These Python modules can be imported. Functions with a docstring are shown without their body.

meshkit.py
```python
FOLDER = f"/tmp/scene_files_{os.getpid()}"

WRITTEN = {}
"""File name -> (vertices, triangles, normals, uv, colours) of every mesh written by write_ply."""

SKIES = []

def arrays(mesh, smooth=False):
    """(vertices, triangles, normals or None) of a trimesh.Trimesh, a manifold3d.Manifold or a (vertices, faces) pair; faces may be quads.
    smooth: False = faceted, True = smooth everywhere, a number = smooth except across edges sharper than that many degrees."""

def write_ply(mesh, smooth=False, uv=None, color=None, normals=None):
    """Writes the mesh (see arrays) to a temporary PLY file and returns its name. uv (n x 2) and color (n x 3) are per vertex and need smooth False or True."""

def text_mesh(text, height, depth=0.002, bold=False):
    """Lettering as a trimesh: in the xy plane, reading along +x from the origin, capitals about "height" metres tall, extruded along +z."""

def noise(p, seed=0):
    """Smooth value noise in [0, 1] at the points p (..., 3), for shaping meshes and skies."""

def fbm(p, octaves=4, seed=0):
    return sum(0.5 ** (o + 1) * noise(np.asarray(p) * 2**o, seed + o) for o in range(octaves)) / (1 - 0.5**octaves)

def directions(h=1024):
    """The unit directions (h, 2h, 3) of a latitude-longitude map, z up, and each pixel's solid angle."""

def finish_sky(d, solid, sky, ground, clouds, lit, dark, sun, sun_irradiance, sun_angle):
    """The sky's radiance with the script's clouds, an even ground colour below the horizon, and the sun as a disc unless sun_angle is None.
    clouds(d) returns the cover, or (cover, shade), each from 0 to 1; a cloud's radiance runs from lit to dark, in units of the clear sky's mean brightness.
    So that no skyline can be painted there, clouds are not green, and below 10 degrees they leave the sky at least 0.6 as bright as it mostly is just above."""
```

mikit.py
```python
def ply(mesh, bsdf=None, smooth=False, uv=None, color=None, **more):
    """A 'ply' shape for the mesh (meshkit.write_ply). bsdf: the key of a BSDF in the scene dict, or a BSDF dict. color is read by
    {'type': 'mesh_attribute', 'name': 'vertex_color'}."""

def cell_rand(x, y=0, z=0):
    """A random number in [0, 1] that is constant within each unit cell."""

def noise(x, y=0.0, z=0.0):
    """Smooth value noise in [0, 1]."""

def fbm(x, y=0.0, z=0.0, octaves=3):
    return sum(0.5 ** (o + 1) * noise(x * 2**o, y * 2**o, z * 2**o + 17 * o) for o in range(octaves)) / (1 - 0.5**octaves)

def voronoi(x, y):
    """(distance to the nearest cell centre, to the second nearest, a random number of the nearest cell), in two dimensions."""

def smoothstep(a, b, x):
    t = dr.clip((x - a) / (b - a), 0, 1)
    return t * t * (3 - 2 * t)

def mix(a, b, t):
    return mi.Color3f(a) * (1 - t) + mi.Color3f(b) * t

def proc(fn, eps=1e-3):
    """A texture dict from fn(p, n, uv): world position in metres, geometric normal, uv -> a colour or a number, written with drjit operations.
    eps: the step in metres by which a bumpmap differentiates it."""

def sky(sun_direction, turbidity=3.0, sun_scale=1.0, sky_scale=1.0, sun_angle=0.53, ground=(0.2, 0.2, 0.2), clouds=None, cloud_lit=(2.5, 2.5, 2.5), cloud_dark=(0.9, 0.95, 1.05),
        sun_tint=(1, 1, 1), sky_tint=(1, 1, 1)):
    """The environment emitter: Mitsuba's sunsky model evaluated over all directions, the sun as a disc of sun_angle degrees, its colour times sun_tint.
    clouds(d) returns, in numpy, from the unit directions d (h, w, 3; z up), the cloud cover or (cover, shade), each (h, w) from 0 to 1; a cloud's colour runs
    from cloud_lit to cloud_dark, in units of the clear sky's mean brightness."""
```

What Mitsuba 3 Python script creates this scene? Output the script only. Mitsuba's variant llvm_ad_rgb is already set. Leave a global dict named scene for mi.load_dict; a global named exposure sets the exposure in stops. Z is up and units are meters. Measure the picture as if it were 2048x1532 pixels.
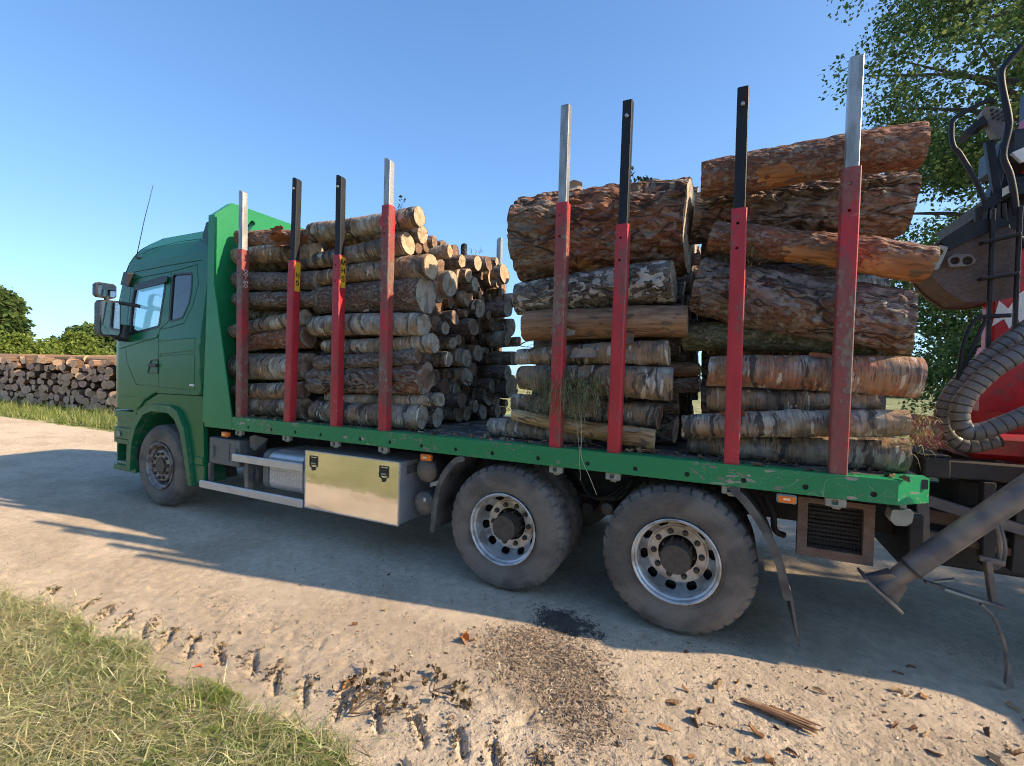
import math, random
import numpy as np, trimesh, shapely
import shapely.geometry as sg
import manifold3d as m3
import drjit as dr
import mitsuba as mi
import mikit, meshkit
from mikit import proc, fbm, noise, voronoi, cell_rand, smoothstep, mix

scene, labels = {}, {}
T = mi.ScalarTransform4f
PI = math.pi

# ------------------------------------------------------------------ camera, sky, exposure
exposure = 2.42
CAM = np.array([0.317, -3.412, 1.809])
YAW, PITCH, ROLL, FOCAL = math.radians(25.341), math.radians(-0.965), math.radians(1.449), 922.444
fw = np.array([-math.sin(YAW) * math.cos(PITCH), math.cos(YAW) * math.cos(PITCH), math.sin(PITCH)])
rt = np.cross(fw, [0, 0, 1]); rt /= np.linalg.norm(rt)
up = np.cross(rt, fw)
up = -math.sin(ROLL) * rt + math.cos(ROLL) * up
scene['camera'] = {'type': 'perspective', 'fov': math.degrees(2 * math.atan(1024 / FOCAL)), 'fov_axis': 'x', 'near_clip': 0.05, 'far_clip': 3000.0,
                   'to_world': T().look_at(origin=CAM.tolist(), target=(CAM + fw).tolist(), up=up.tolist())}
SUN = np.array([5.83, 1.03, 3.88]); SUN /= np.linalg.norm(SUN)
scene['sky'] = mikit.sky(SUN.tolist(), turbidity=3.5, sky_scale=1.3, sun_scale=1.0, sun_tint=(1.02, 1.0, .95), sky_tint=(.80, 1.0, 1.22), ground=(0.22, 0.2, 0.15))


# ------------------------------------------------------------------ helpers
def numbered(name):
    if not any(k == name or k.startswith(name + '__') for k in list(scene) + list(labels)):
        return name
    i = 1
    while True:
        n = f'{name}_{i:03d}'
        if not any(k == n or k.startswith(n + '__') for k in list(scene) + list(labels)):
            return n
        i += 1


_count = {}
def numbered(name):                                   # noqa: F811  (fast version: one counter per name)
    i = _count.get(name, -1) + 1
    _count[name] = i
    return name if i == 0 else f'{name}_{i:03d}'


def thing(name, label, cat, group=None):
    k = numbered(name)
    labels[k] = {'label': label, 'category': cat}
    if group: labels[k]['group'] = group
    return k


def tag(k, label, cat=None, group=None, kind=None):
    d = {'label': label}
    if cat: d['category'] = cat
    if group: d['group'] = group
    if kind: d['kind'] = kind
    labels[k] = d


def obj(name, mesh, bsdf, parent=None, smooth=False, uv=None, color=None, label=None):
    k = numbered(f'{parent}__{name}' if parent else name)
    scene[k] = mikit.ply(mesh, bsdf, smooth=smooth, uv=uv, color=color)
    if label: labels[k] = {'label': label}
    return k


def mman(m):
    g = m.to_mesh()
    return trimesh.Trimesh(np.asarray(g.vert_properties)[:, :3], np.asarray(g.tri_verts), process=False)


def tman(t):
    return m3.Manifold(m3.Mesh(np.asarray(t.vertices, np.float32), np.asarray(t.faces, np.uint32)))


def cs(poly):
    if hasattr(poly, 'geoms'):
        rings = [np.array(r.coords)[:-1] for g in poly.geoms for r in (g.exterior, *g.interiors)]
    elif hasattr(poly, 'exterior'):
        rings = [np.array(poly.exterior.coords)[:-1]] + [np.array(r.coords)[:-1] for r in poly.interiors]
    else:
        rings = [np.array(poly, float)]
    return m3.CrossSection([r.tolist() for r in rings], m3.FillRule.EvenOdd)


def tman_u(ms): return mman(U(*[tman(m) for m in ms]))
def ext_xz(poly, y0, y1): return cs(poly).extrude(y1 - y0).rotate([90, 0, 0]).translate([0, y1, 0])
def ext_xy(poly, z0, z1): return cs(poly).extrude(z1 - z0).translate([0, 0, z0])
def ext_yz(poly, x0, x1): return cs(poly).extrude(x1 - x0).transform(np.array([[0, 0, 1, x0], [1, 0, 0, 0], [0, 1, 0, 0]], float))


def box(x0, x1, y0, y1, z0, z1, b=0.0):
    """A box with chamfered edges."""
    b = min(b, (x1 - x0) * .45, (y1 - y0) * .45, (z1 - z0) * .45)
    if b <= 0:
        return m3.Manifold.cube([x1 - x0, y1 - y0, z1 - z0]).translate([x0, y0, z0])
    pts = [[x + sx * (b if i != 0 else 0), y + sy * (b if i != 1 else 0), z + sz * (b if i != 2 else 0)]
           for x, sx in ((x0, 1), (x1, -1)) for y, sy in ((y0, 1), (y1, -1)) for z, sz in ((z0, 1), (z1, -1)) for i in range(3)]
    return m3.Manifold.hull_points(np.array(pts, float))


def U(*ms):
    return m3.Manifold.batch_boolean(list(ms), m3.OpType.Add) if len(ms) > 1 else ms[0]


def frame_of(d):
    d = np.asarray(d, float); d = d / np.linalg.norm(d)
    a = np.array([0, 0, 1.0]) if abs(d[2]) < .9 else np.array([1.0, 0, 0])
    e1 = np.cross(a, d); e1 /= np.linalg.norm(e1)
    return d, e1, np.cross(d, e1)


def tube(pts, rad, n=10, cap=True):
    """A tube along a polyline (rad: a number or one per point) as a trimesh."""
    P = np.asarray(pts, float); R = np.broadcast_to(np.asarray(rad, float), len(P))
    tan = np.gradient(P, axis=0); tan /= np.linalg.norm(tan, axis=1, keepdims=True) + 1e-12
    _, e1, _ = frame_of(tan[0])
    V = []
    ang = np.arange(n) * 2 * PI / n
    for p, t, r in zip(P, tan, R):
        e1 = e1 - t * (e1 @ t); e1 /= np.linalg.norm(e1)
        e2 = np.cross(t, e1)
        V.append(p + r * (np.cos(ang)[:, None] * e1 + np.sin(ang)[:, None] * e2))
    V = np.vstack(V); F = []
    for i in range(len(P) - 1):
        for j in range(n):
            a, b = i * n + j, i * n + (j + 1) % n
            F += [[a, b, b + n], [a, b + n, a + n]]
    if cap:
        c0, c1 = len(V), len(V) + 1
        V = np.vstack([V, P[:1], P[-1:]])
        for j in range(n):
            F += [[c0, (j + 1) % n, j], [c1, (len(P) - 1) * n + j, (len(P) - 1) * n + (j + 1) % n]]
    return trimesh.Trimesh(V, F, process=False)


def smooth_path(pts, n=8):
    P = np.asarray(pts, float)
    Q = np.vstack([2 * P[0] - P[1], P, 2 * P[-1] - P[-2]])
    out = []
    for i in range(1, len(Q) - 2):
        for t in np.arange(n) / n:
            a, b, c, d = Q[i - 1], Q[i], Q[i + 1], Q[i + 2]
            out.append(.5 * (2 * b + (c - a) * t + (2 * a - 5 * b + 4 * c - d) * t * t + (3 * b - a - 3 * c + d) * t ** 3))
    out.append(P[-1])
    return np.array(out)


def bar(p0, p1, w, h, b=.004, twist=0):
    """A chamfered square bar from p0 to p1 (w across, h the other way)."""
    p0, p1 = np.asarray(p0, float), np.asarray(p1, float)
    L = np.linalg.norm(p1 - p0)
    d, e1, e2 = frame_of(p1 - p0)
    m = box(-w / 2, w / 2, -h / 2, h / 2, 0, L, b)
    return m.transform(np.column_stack([e1, e2, d, p0]))


def lathe_y(profile, n=48, xc=0, zc=0, closed=False):
    """Revolves (y, r) points about the y direction line through (xc, zc)."""
    P = np.asarray(profile, float)
    ang = np.arange(n) * 2 * PI / n
    V = np.stack([xc + P[:, 1][:, None] * np.cos(ang), np.broadcast_to(P[:, 0][:, None], (len(P), n)), zc + P[:, 1][:, None] * np.sin(ang)], -1).reshape(-1, 3)
    F = []
    m = len(P)
    for i in range(m if closed else m - 1):
        k = (i + 1) % m
        for j in range(n):
            a, b, c, d = i * n + j, i * n + (j + 1) % n, k * n + (j + 1) % n, k * n + j
            F += [[a, b, c], [a, c, d]]
    return trimesh.Trimesh(V, F, process=False)


def cat(ms): return trimesh.util.concatenate(ms)


# ------------------------------------------------------------------ materials
def S(x): return {'type': 'rgb', 'value': list(x)}
def mat(key, d): scene[key] = d; return key


def principled(key, color, rough=.5, metallic=0., spec=.5, clearcoat=0., cc_gloss=.9, bump=None, bscale=1., eps=1e-3):
    base = {'type': 'principled', 'base_color': proc(color) if callable(color) else S(color),
            'roughness': proc(rough) if callable(rough) else rough, 'metallic': metallic, 'specular': spec}
    if clearcoat: base['clearcoat'] = clearcoat; base['clearcoat_gloss'] = cc_gloss
    if bump is not None: base = {'type': 'bumpmap', 'tex': proc(bump, eps), 'scale': bscale, 'bsdf': base}
    return mat(key, {'type': 'twosided', 'bsdf': base})


def C3(r, g, b): return mi.Color3f(r, g, b)


# --- bark: uv are metres round (u) and along (v) the log, with an offset of its own for every log
def bark_pine(red, grey, crack, s=1.0, redness=.5, fleck=0.0, plates=.5):
    def base(uv):
        u, v = uv.x * s, uv.y * s
        w = fbm(u * 11, v * 7, 3.1)
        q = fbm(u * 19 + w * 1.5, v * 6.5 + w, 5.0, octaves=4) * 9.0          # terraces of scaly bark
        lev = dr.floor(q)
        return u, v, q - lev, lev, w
    def f(p, n, uv):
        u, v, t, lev, w = base(uv)
        c = cell_rand(lev, dr.floor(u * 5 + w * 2), dr.floor(v * 3 + w * 2))
        deep = 1 - smoothstep(.0, .055, dr.abs(fbm(u * 13 + w * 2.4, v * 3.6 + w, 8.0) - .5))
        g = smoothstep(redness - .2, redness + .2, fbm(u * 4, v * 2.4, 9.0) * .6 + c * .4)
        fine = fbm(u * 70, v * 34, 1.0)
        col = mix(red, grey, g) * (.42 + .5 * c + .75 * (fine - .2))
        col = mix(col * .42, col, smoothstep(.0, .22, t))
        col = mix(col, crack, deep * plates)
        lich = smoothstep(.64, .7, fbm(u * 38, v * 26, 5.0))
        col = mix(col, C3(.36, .33, .28), lich * .55)
        if fleck:
            fl = smoothstep(.58, .62, fbm(u * 24 + w * 2, v * 17 + w * 2, 27.0)) * smoothstep(.35, .5, fbm(u * 4, v * 3, 2.0))
            col = mix(col, C3(.55, .53, .49) * (.7 + .5 * fine), fl * fleck)
        return col
    def h(p, n, uv):
        u, v, t, lev, w = base(uv)
        deep = 1 - smoothstep(.0, .07, dr.abs(fbm(u * 13 + w * 2.4, v * 3.6 + w, 8.0) - .5))
        return .55 * t - .8 * deep * plates + .5 * fbm(u * 60, v * 30, 1.0)
    return f, h


def bark_birch(white, brown, dark, dirt=.5, black=.45, warm=.3):
    def f(p, n, uv):
        u, v = uv.x, uv.y
        w = fbm(u * 9, v * 9, 13.0) - .5
        st = fbm(u * 5 + w, v * 38 + w * 3, 2.0)            # papery streaks that run round the trunk
        st2 = fbm(u * 9, v * 120, 7.0)
        col = mix(C3(.25, .24, .225), white, smoothstep(.34, .62, st * .55 + st2 * .45))
        d = smoothstep(dirt - .16, dirt + .14, fbm(u * 7, v * 6.0, 11.0, octaves=4) + .25 * (st - .5))
        col = mix(col, mix(brown, dark, smoothstep(.3, .7, fbm(u * 20, v * 26, 4.0))) * (.55 + .9 * st2), d * .9)
        wr = smoothstep(.56 - warm * .2, .74 - warm * .2, fbm(u * 9, v * 7, 31.0) + .2 * (st2 - .5))
        col = mix(col, C3(.36, .21, .11) * (.6 + .8 * st), wr * .6)
        bl = smoothstep(-.03, .1, fbm(u * 3.4 + w, v * 21.0 + w * 2, 17.0, octaves=4) + .12 * (st2 - .5) - (1 - black))
        col = mix(col, C3(.05, .044, .04) * (.5 + st2), bl * .9)
        lent = smoothstep(.72, .8, noise(u * 18, v * 170, 3.0)) * smoothstep(.4, .6, noise(u * 6, v * 6, 8.0))
        col = mix(col, C3(.07, .06, .055), lent * .75)
        peel = smoothstep(.68, .76, fbm(u * 9 + w, v * 34, 41.0, octaves=4))
        return mix(col, C3(.62, .56, .47), peel * .8)
    def h(p, n, uv):
        u, v = uv.x, uv.y
        w = fbm(u * 9, v * 9, 13.0) - .5
        peel = smoothstep(.69, .73, fbm(u * 9 + w, v * 26, 41.0))
        return fbm(u * 9, v * 120, 7.0) * .3 + peel * .4 + .6 * fbm(u * 30, v * 24, 3.0)
    return f, h


def peeled(base, dark, light):
    def f(p, n, uv):
        u, v = uv.x, uv.y
        w = fbm(u * 6, v * 5, 4.0)
        g = fbm(u * 110 + w * 4, v * 5, 1.0, octaves=4)
        col = mix(dark, base, smoothstep(.22, .62, fbm(u * 8, v * 2.4, 6.0, octaves=4))) * (.5 + .95 * g)
        col = mix(col, light, smoothstep(.52, .72, fbm(u * 12, v * 4, 13.0, octaves=4)) * .6)
        chk = 1 - smoothstep(.0, .03, dr.abs(fbm(u * 34 + w * 2, v * 1.6, 3.0) - .5))
        col = mix(col, dark * .35, chk * .7 * smoothstep(.4, .6, noise(u * 9, v * 3, 5.0)))
        bk = smoothstep(.64, .70, fbm(u * 16, v * 7, 23.0, octaves=4))
        return mix(col, C3(.13, .09, .065) * (.5 + 1.0 * g), bk * .85)
    def h(p, n, uv):
        u, v = uv.x, uv.y
        return fbm(u * 90, v * 5, 1.0) * .6 + .5 * smoothstep(.62, .70, fbm(u * 16, v * 7, 23.0, octaves=4))
    return f, h


BARK = {}
def bark(kind, fh, rough=.75, bs=.006):
    BARK[kind] = principled('bark_' + kind, fh[0], rough, spec=.35, bump=fh[1], bscale=bs)

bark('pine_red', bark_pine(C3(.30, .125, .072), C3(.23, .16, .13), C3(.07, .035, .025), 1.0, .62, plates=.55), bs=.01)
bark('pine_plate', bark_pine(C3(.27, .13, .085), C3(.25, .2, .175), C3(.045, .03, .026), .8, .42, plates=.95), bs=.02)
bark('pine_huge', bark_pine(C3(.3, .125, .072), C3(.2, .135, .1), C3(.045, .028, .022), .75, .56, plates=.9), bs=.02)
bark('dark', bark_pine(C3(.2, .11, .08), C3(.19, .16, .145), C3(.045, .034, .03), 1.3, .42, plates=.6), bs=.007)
bark('birch', bark_birch(C3(.54, .475, .385), C3(.29, .19, .115), C3(.12, .092, .07), .50, .39, .45), .6, .004)
bark('birch_grey', bark_birch(C3(.45, .40, .33), C3(.25, .175, .115), C3(.12, .095, .073), .44, .39, .4), .62, .004)
bark('birch_dark', bark_birch(C3(.44, .37, .29), C3(.24, .155, .1), C3(.085, .068, .055), .38, .40, .5), .65, .005)
bark('birch_red', bark_birch(C3(.62, .56, .48), C3(.36, .13, .065), C3(.22, .1, .06), .52, .40, .45), .62, .004)
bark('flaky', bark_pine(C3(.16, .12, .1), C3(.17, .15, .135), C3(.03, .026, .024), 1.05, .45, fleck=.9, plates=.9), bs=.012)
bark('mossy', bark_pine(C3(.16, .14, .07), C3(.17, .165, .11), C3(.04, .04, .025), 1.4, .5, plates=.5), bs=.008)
bark('scar', peeled(C3(.44, .2, .075), C3(.28, .115, .05), C3(.52, .31, .14)), .6, .003)
bark('peeled', peeled(C3(.52, .35, .17), C3(.33, .19, .085), C3(.6, .48, .3)), .6, .003)
bark('peeled_red', peeled(C3(.3, .17, .1), C3(.2, .1, .06), C3(.4, .27, .17)), .6, .003)


def cut_fn(sap, heart, dirt, heart_r):
    def f(p, n, uv):
        k = dr.floor(uv.x / 10 + .5)
        x, y = uv.x - 10 * k, uv.y - 10 * dr.floor(uv.y / 10 + .5)
        r = dr.sqrt(x * x + y * y) * (1 + .35 * (fbm(x * 14, y * 14, k) - .5))
        ring = .5 + .5 * dr.sin(r * (900 + 300 * noise(k * 3.3)))
        hr = heart_r * (.6 + .8 * cell_rand(k, 3))
        col = mix(heart, sap, smoothstep(hr - .012, hr + .018, r))
        col = col * (.86 + .14 * ring) * (.8 + .4 * fbm(x * 40 + y * 9, y * 12, k + 3.0))
        st = smoothstep(.5, .72, fbm(x * 16, y * 16, k + 9.0))
        col = mix(col, dirt, st * .75)
        ang = dr.atan2(y, x)
        cr = smoothstep(.8, .86, noise(ang * 5, k)) * smoothstep(.0, .04, r)
        return mix(col, dirt * .35, cr * .55 * smoothstep(.45, .6, noise(ang * 2, k + 5)))
    return f
principled('cut_fresh', cut_fn(C3(.55, .415, .275), C3(.46, .30, .17), C3(.38, .26, .16), .03), .7, spec=.3)
principled('cut_grey', cut_fn(C3(.47, .41, .33), C3(.36, .27, .19), C3(.25, .2, .155), .03), .75, spec=.3)
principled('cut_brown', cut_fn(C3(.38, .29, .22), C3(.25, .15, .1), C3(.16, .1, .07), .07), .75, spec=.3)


# --- paint, metal, rubber
def scr(p, k=1.0):                                      # thin scratches in world space
    a = noise(p.x * 7 * k + 3.0 * noise(p.x * 3, p.z * 5), p.z * 26 * k, p.y * 20)
    b = noise(p.x * 21 * k, p.z * 10 * k + 2 * noise(p.x * 6, p.z * 4, 3.0), 7 + p.y * 20)
    return dr.maximum(1 - smoothstep(.0, .018, dr.abs(a - .5)), 1 - smoothstep(.0, .016, dr.abs(b - .52)))


def green_rail(p, n, uv):
    col = C3(.014, .23, .088) * (.88 + .22 * fbm(p.x * 6, p.y * 6, p.z * 6))
    zone = smoothstep(.44, .6, fbm(p.x * 2.1 + 4, p.z * 5, p.y * 3))
    col = mix(col, C3(.26, .33, .26), scr(p) * zone * .45)
    chip = smoothstep(.7, .73, fbm(p.x * 9, p.z * 26, p.y * 9 + 3)) * zone
    col = mix(col, C3(.32, .3, .27), chip)
    scuff = smoothstep(.6, .66, fbm(p.x * 26, p.z * 60, p.y * 26 + 8)) * smoothstep(.55, .63, fbm(p.x * 3.3, p.z * 9, 2.0))
    return mix(col, C3(.22, .19, .17), scuff * .7)
principled('paint_board', lambda p, n, uv: mix(C3(.014, .23, .088) * (.9 + .2 * fbm(p.x * 3, p.y * 3, p.z * 3)), C3(.2, .24, .18), scr(p, .7) * smoothstep(.56, .7, fbm(p.y * 1.7, p.z * 1.7, 4.0)) * .35), .36, spec=.5)
principled('paint_rail', green_rail, .38, spec=.5, bump=lambda p, n, uv: fbm(p.x * 5, p.y * 5, p.z * 5), bscale=.006)


def green_cab(p, n, uv):
    d = smoothstep(.45, .75, fbm(p.x * 3, p.y * 3, p.z * 3)) * smoothstep(.5, .7, fbm(p.x * 40, p.y * 40, p.z * 40))
    return mix(C3(.004, .135, .05), C3(.08, .12, .07), d * .12)
principled('paint_cab', green_cab, .3, spec=.35, clearcoat=.4, cc_gloss=.985)
principled('paint_cab_dark', (lambda p, n, uv: C3(.007, .06, .034) * (.8 + .4 * fbm(p.x * 9, p.y * 9, p.z * 9))), .4)
principled('paint_trim', lambda p, n, uv: mix(C3(.008, .13, .052), C3(.15, .17, .12), smoothstep(.5, .75, fbm(p.x * 14, p.y * 14, p.z * 14)) * .3), .42, clearcoat=.4)


def red_paint(wear):
    def f(p, n, uv):
        col = C3(.46, .028, .04) * (.8 + .4 * fbm(p.x * 11, p.y * 11, p.z * 4))
        s_ = smoothstep(.5, .7, fbm(p.x * 4 + 1, p.y * 4, p.z * 1.6))
        col = mix(col, C3(.55, .3, .29), scr(p, .8) * s_ * .35)
        k = fbm(p.x * 5 + 3, p.y * 5, p.z * 2.2, octaves=4) * .7 + .3 * fbm(p.x * 60, p.y * 60, p.z * 30)
        film = smoothstep(wear - .13, wear + .04, k)                # mud and rubbed-off bark
        col = mix(col, C3(.22, .075, .065) * (.7 + .6 * fbm(p.x * 40, p.y * 40, p.z * 16)), film * .9)
        m = smoothstep(wear + .08, wear + .12, k)
        return mix(col, C3(.2, .125, .1) * (.6 + .8 * noise(p.x * 60, p.y * 60, p.z * 30)), m)
    return f
principled('paint_red', red_paint(.68), .42)
principled('paint_red_worn', red_paint(.50), .5)
principled('paint_crane', lambda p, n, uv: mix(C3(.46, .014, .02), C3(.2, .05, .04), smoothstep(.6, .7, fbm(p.x * 9, p.y * 9, p.z * 9)) * .6), .35, clearcoat=.6)
principled('paint_crane_dull', lambda p, n, uv: mix(C3(.3, .06, .07), C3(.2, .13, .12), smoothstep(.42, .62, fbm(p.x * 14, p.y * 14, p.z * 14))), .6)
principled('steel_galv', lambda p, n, uv: mix(C3(.46, .46, .45), C3(.3, .29, .27), smoothstep(.4, .7, fbm(p.x * 18, p.y * 18, p.z * 4))), .42, metallic=.55)
principled('steel_black', lambda p, n, uv: C3(.016, .017, .022) * (.7 + .8 * fbm(p.x * 20, p.y * 20, p.z * 6)), .5, spec=.3)
principled('stainless', lambda p, n, uv: C3(.9, .9, .9) * (.93 + .07 * noise(p.x * 3, p.z * 220)), lambda p, n, uv: .09 + .05 * fbm(p.x * 9, p.z * 14), metallic=1.0,
           bump=lambda p, n, uv: fbm(p.x * 4.5, p.z * 6, 2.0), bscale=.004, eps=4e-3)
principled('aluminium', lambda p, n, uv: C3(.62, .62, .64) * (.85 + .25 * fbm(p.x * 15, p.y * 15, p.z * 15)), .42, metallic=.6)
principled('rim_steel', lambda p, n, uv: mix(C3(.6, .6, .6), C3(.3, .26, .225), smoothstep(.42, .68, fbm(p.x * 10, p.y * 10, p.z * 10)) * .8), .38, metallic=.45)
principled('wheel_plate', lambda p, n, uv: mix(C3(.36, .33, .29), C3(.2, .17, .14), smoothstep(.4, .65, fbm(p.x * 22, p.y * 22, p.z * 22))), .6)
principled('wheel_front', lambda p, n, uv: mix(C3(.3, .27, .26), C3(.13, .11, .1), smoothstep(.4, .65, fbm(p.x * 16, p.y * 16, p.z * 16))), .5, metallic=.3)
principled('hub_grease', lambda p, n, uv: C3(.07, .06, .055) * (.5 + .9 * fbm(p.x * 30, p.y * 30, p.z * 30)), .55)


def rubber(p, n, uv):
    d = smoothstep(.35, .62, fbm(p.x * 5, p.y * 5, p.z * 5)) * .6 + .4 * fbm(p.x * 60, p.y * 60, p.z * 60)
    return mix(C3(.085, .077, .071), C3(.21, .183, .16), d)
principled('rubber', rubber, .75, spec=.3, bump=lambda p, n, uv: fbm(p.x * 30, p.y * 30, p.z * 30), bscale=.004)
principled('rubber_black', (lambda p, n, uv: mix(C3(.022, .022, .024), C3(.075, .07, .066), fbm(p.x * 14, p.y * 14, p.z * 14) * .6)), .7)
principled('mudguard', lambda p, n, uv: mix(C3(.055, .057, .06), C3(.16, .15, .14), smoothstep(.35, .7, fbm(p.x * 8, p.y * 8, p.z * 8)) * .6), .55)
principled('chassis', lambda p, n, uv: mix(C3(.022, .02, .02), C3(.06, .05, .045), fbm(p.x * 9, p.y * 9, p.z * 9)), .7)
principled('grey_plastic', lambda p, n, uv: C3(.13, .135, .14) * (.85 + .3 * fbm(p.x * 12, p.y * 12, p.z * 12)), .5)
principled('rust_dark', lambda p, n, uv: mix(C3(.075, .045, .04), C3(.12, .085, .075), fbm(p.x * 16, p.y * 16, p.z * 16)) * (.6 + .8 * fbm(p.x * 70, p.y * 70, p.z * 70)), .6)
principled('rust', lambda p, n, uv: mix(C3(.13, .075, .055), C3(.2, .14, .115), fbm(p.x * 16, p.y * 16, p.z * 16)) * (.7 + .6 * fbm(p.x * 70, p.y * 70, p.z * 70)), .8)
principled('dusty_steel', lambda p, n, uv: mix(C3(.12, .11, .115), C3(.24, .2, .17), smoothstep(.35, .7, fbm(p.x * 7, p.y * 7, p.z * 7))), .5, metallic=.2)
principled('pale_metal', lambda p, n, uv: mix(C3(.36, .38, .34), C3(.22, .22, .19), fbm(p.x * 25, p.y * 25, p.z * 25)), .5, metallic=.2)
principled('black_plastic', (lambda p, n, uv: C3(.022, .022, .025) * (.8 + .4 * fbm(p.x * 20, p.y * 20, p.z * 20))), .45)
principled('hose_cover', lambda p, n, uv: C3(.15, .14, .14) * (.65 + .6 * fbm(p.x * 22, p.y * 22, p.z * 22)), .42, spec=.6)
principled('orange_lens', (.85, .17, .015), .25, clearcoat=.6)
principled('lens_spot', (1.0, .72, .4), .3)
principled('yellow_print', (.72, .42, .03), .5)
principled('black_print', (.02, .018, .018), .5)
principled('white_print', (.75, .73, .72), .5)
principled('mirror_glass', (.75, .78, .8), .04, metallic=1.0)
principled('interior', (.05, .05, .055), .8)
principled('deck_top', lambda p, n, uv: mix(C3(.05, .05, .052), C3(.15, .13, .11), smoothstep(.38, .68, fbm(p.x * 10, p.y * 10)) ) * (.6 + .8 * fbm(p.x * 60, p.y * 60)), .75,
           bump=lambda p, n, uv: fbm(p.x * 40, p.y * 40), bscale=.01)
principled('dark_glass', (.012, .016, .02), .04, spec=.7, clearcoat=1.0, cc_gloss=1.0)
mat('glass', {'type': 'thindielectric', 'int_ior': 1.5, 'specular_transmittance': S((.76, .85, .85))})
VC = {'type': 'mesh_attribute', 'name': 'vertex_color'}
mat('coloured', {'type': 'twosided', 'bsdf': {'type': 'diffuse', 'reflectance': VC}})
mat('leaf', {'type': 'principledthin', 'base_color': VC, 'roughness': .38, 'diff_trans': .9, 'spec_trans': 0.0})
mat('blade', {'type': 'principledthin', 'base_color': VC, 'roughness': .6, 'diff_trans': .6, 'spec_trans': 0.0})
principled('tree_bark', lambda p, n, uv: C3(.13, .105, .08) * (.5 + .9 * fbm(p.x * 20, p.y * 20, p.z * 5)), .9)

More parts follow.
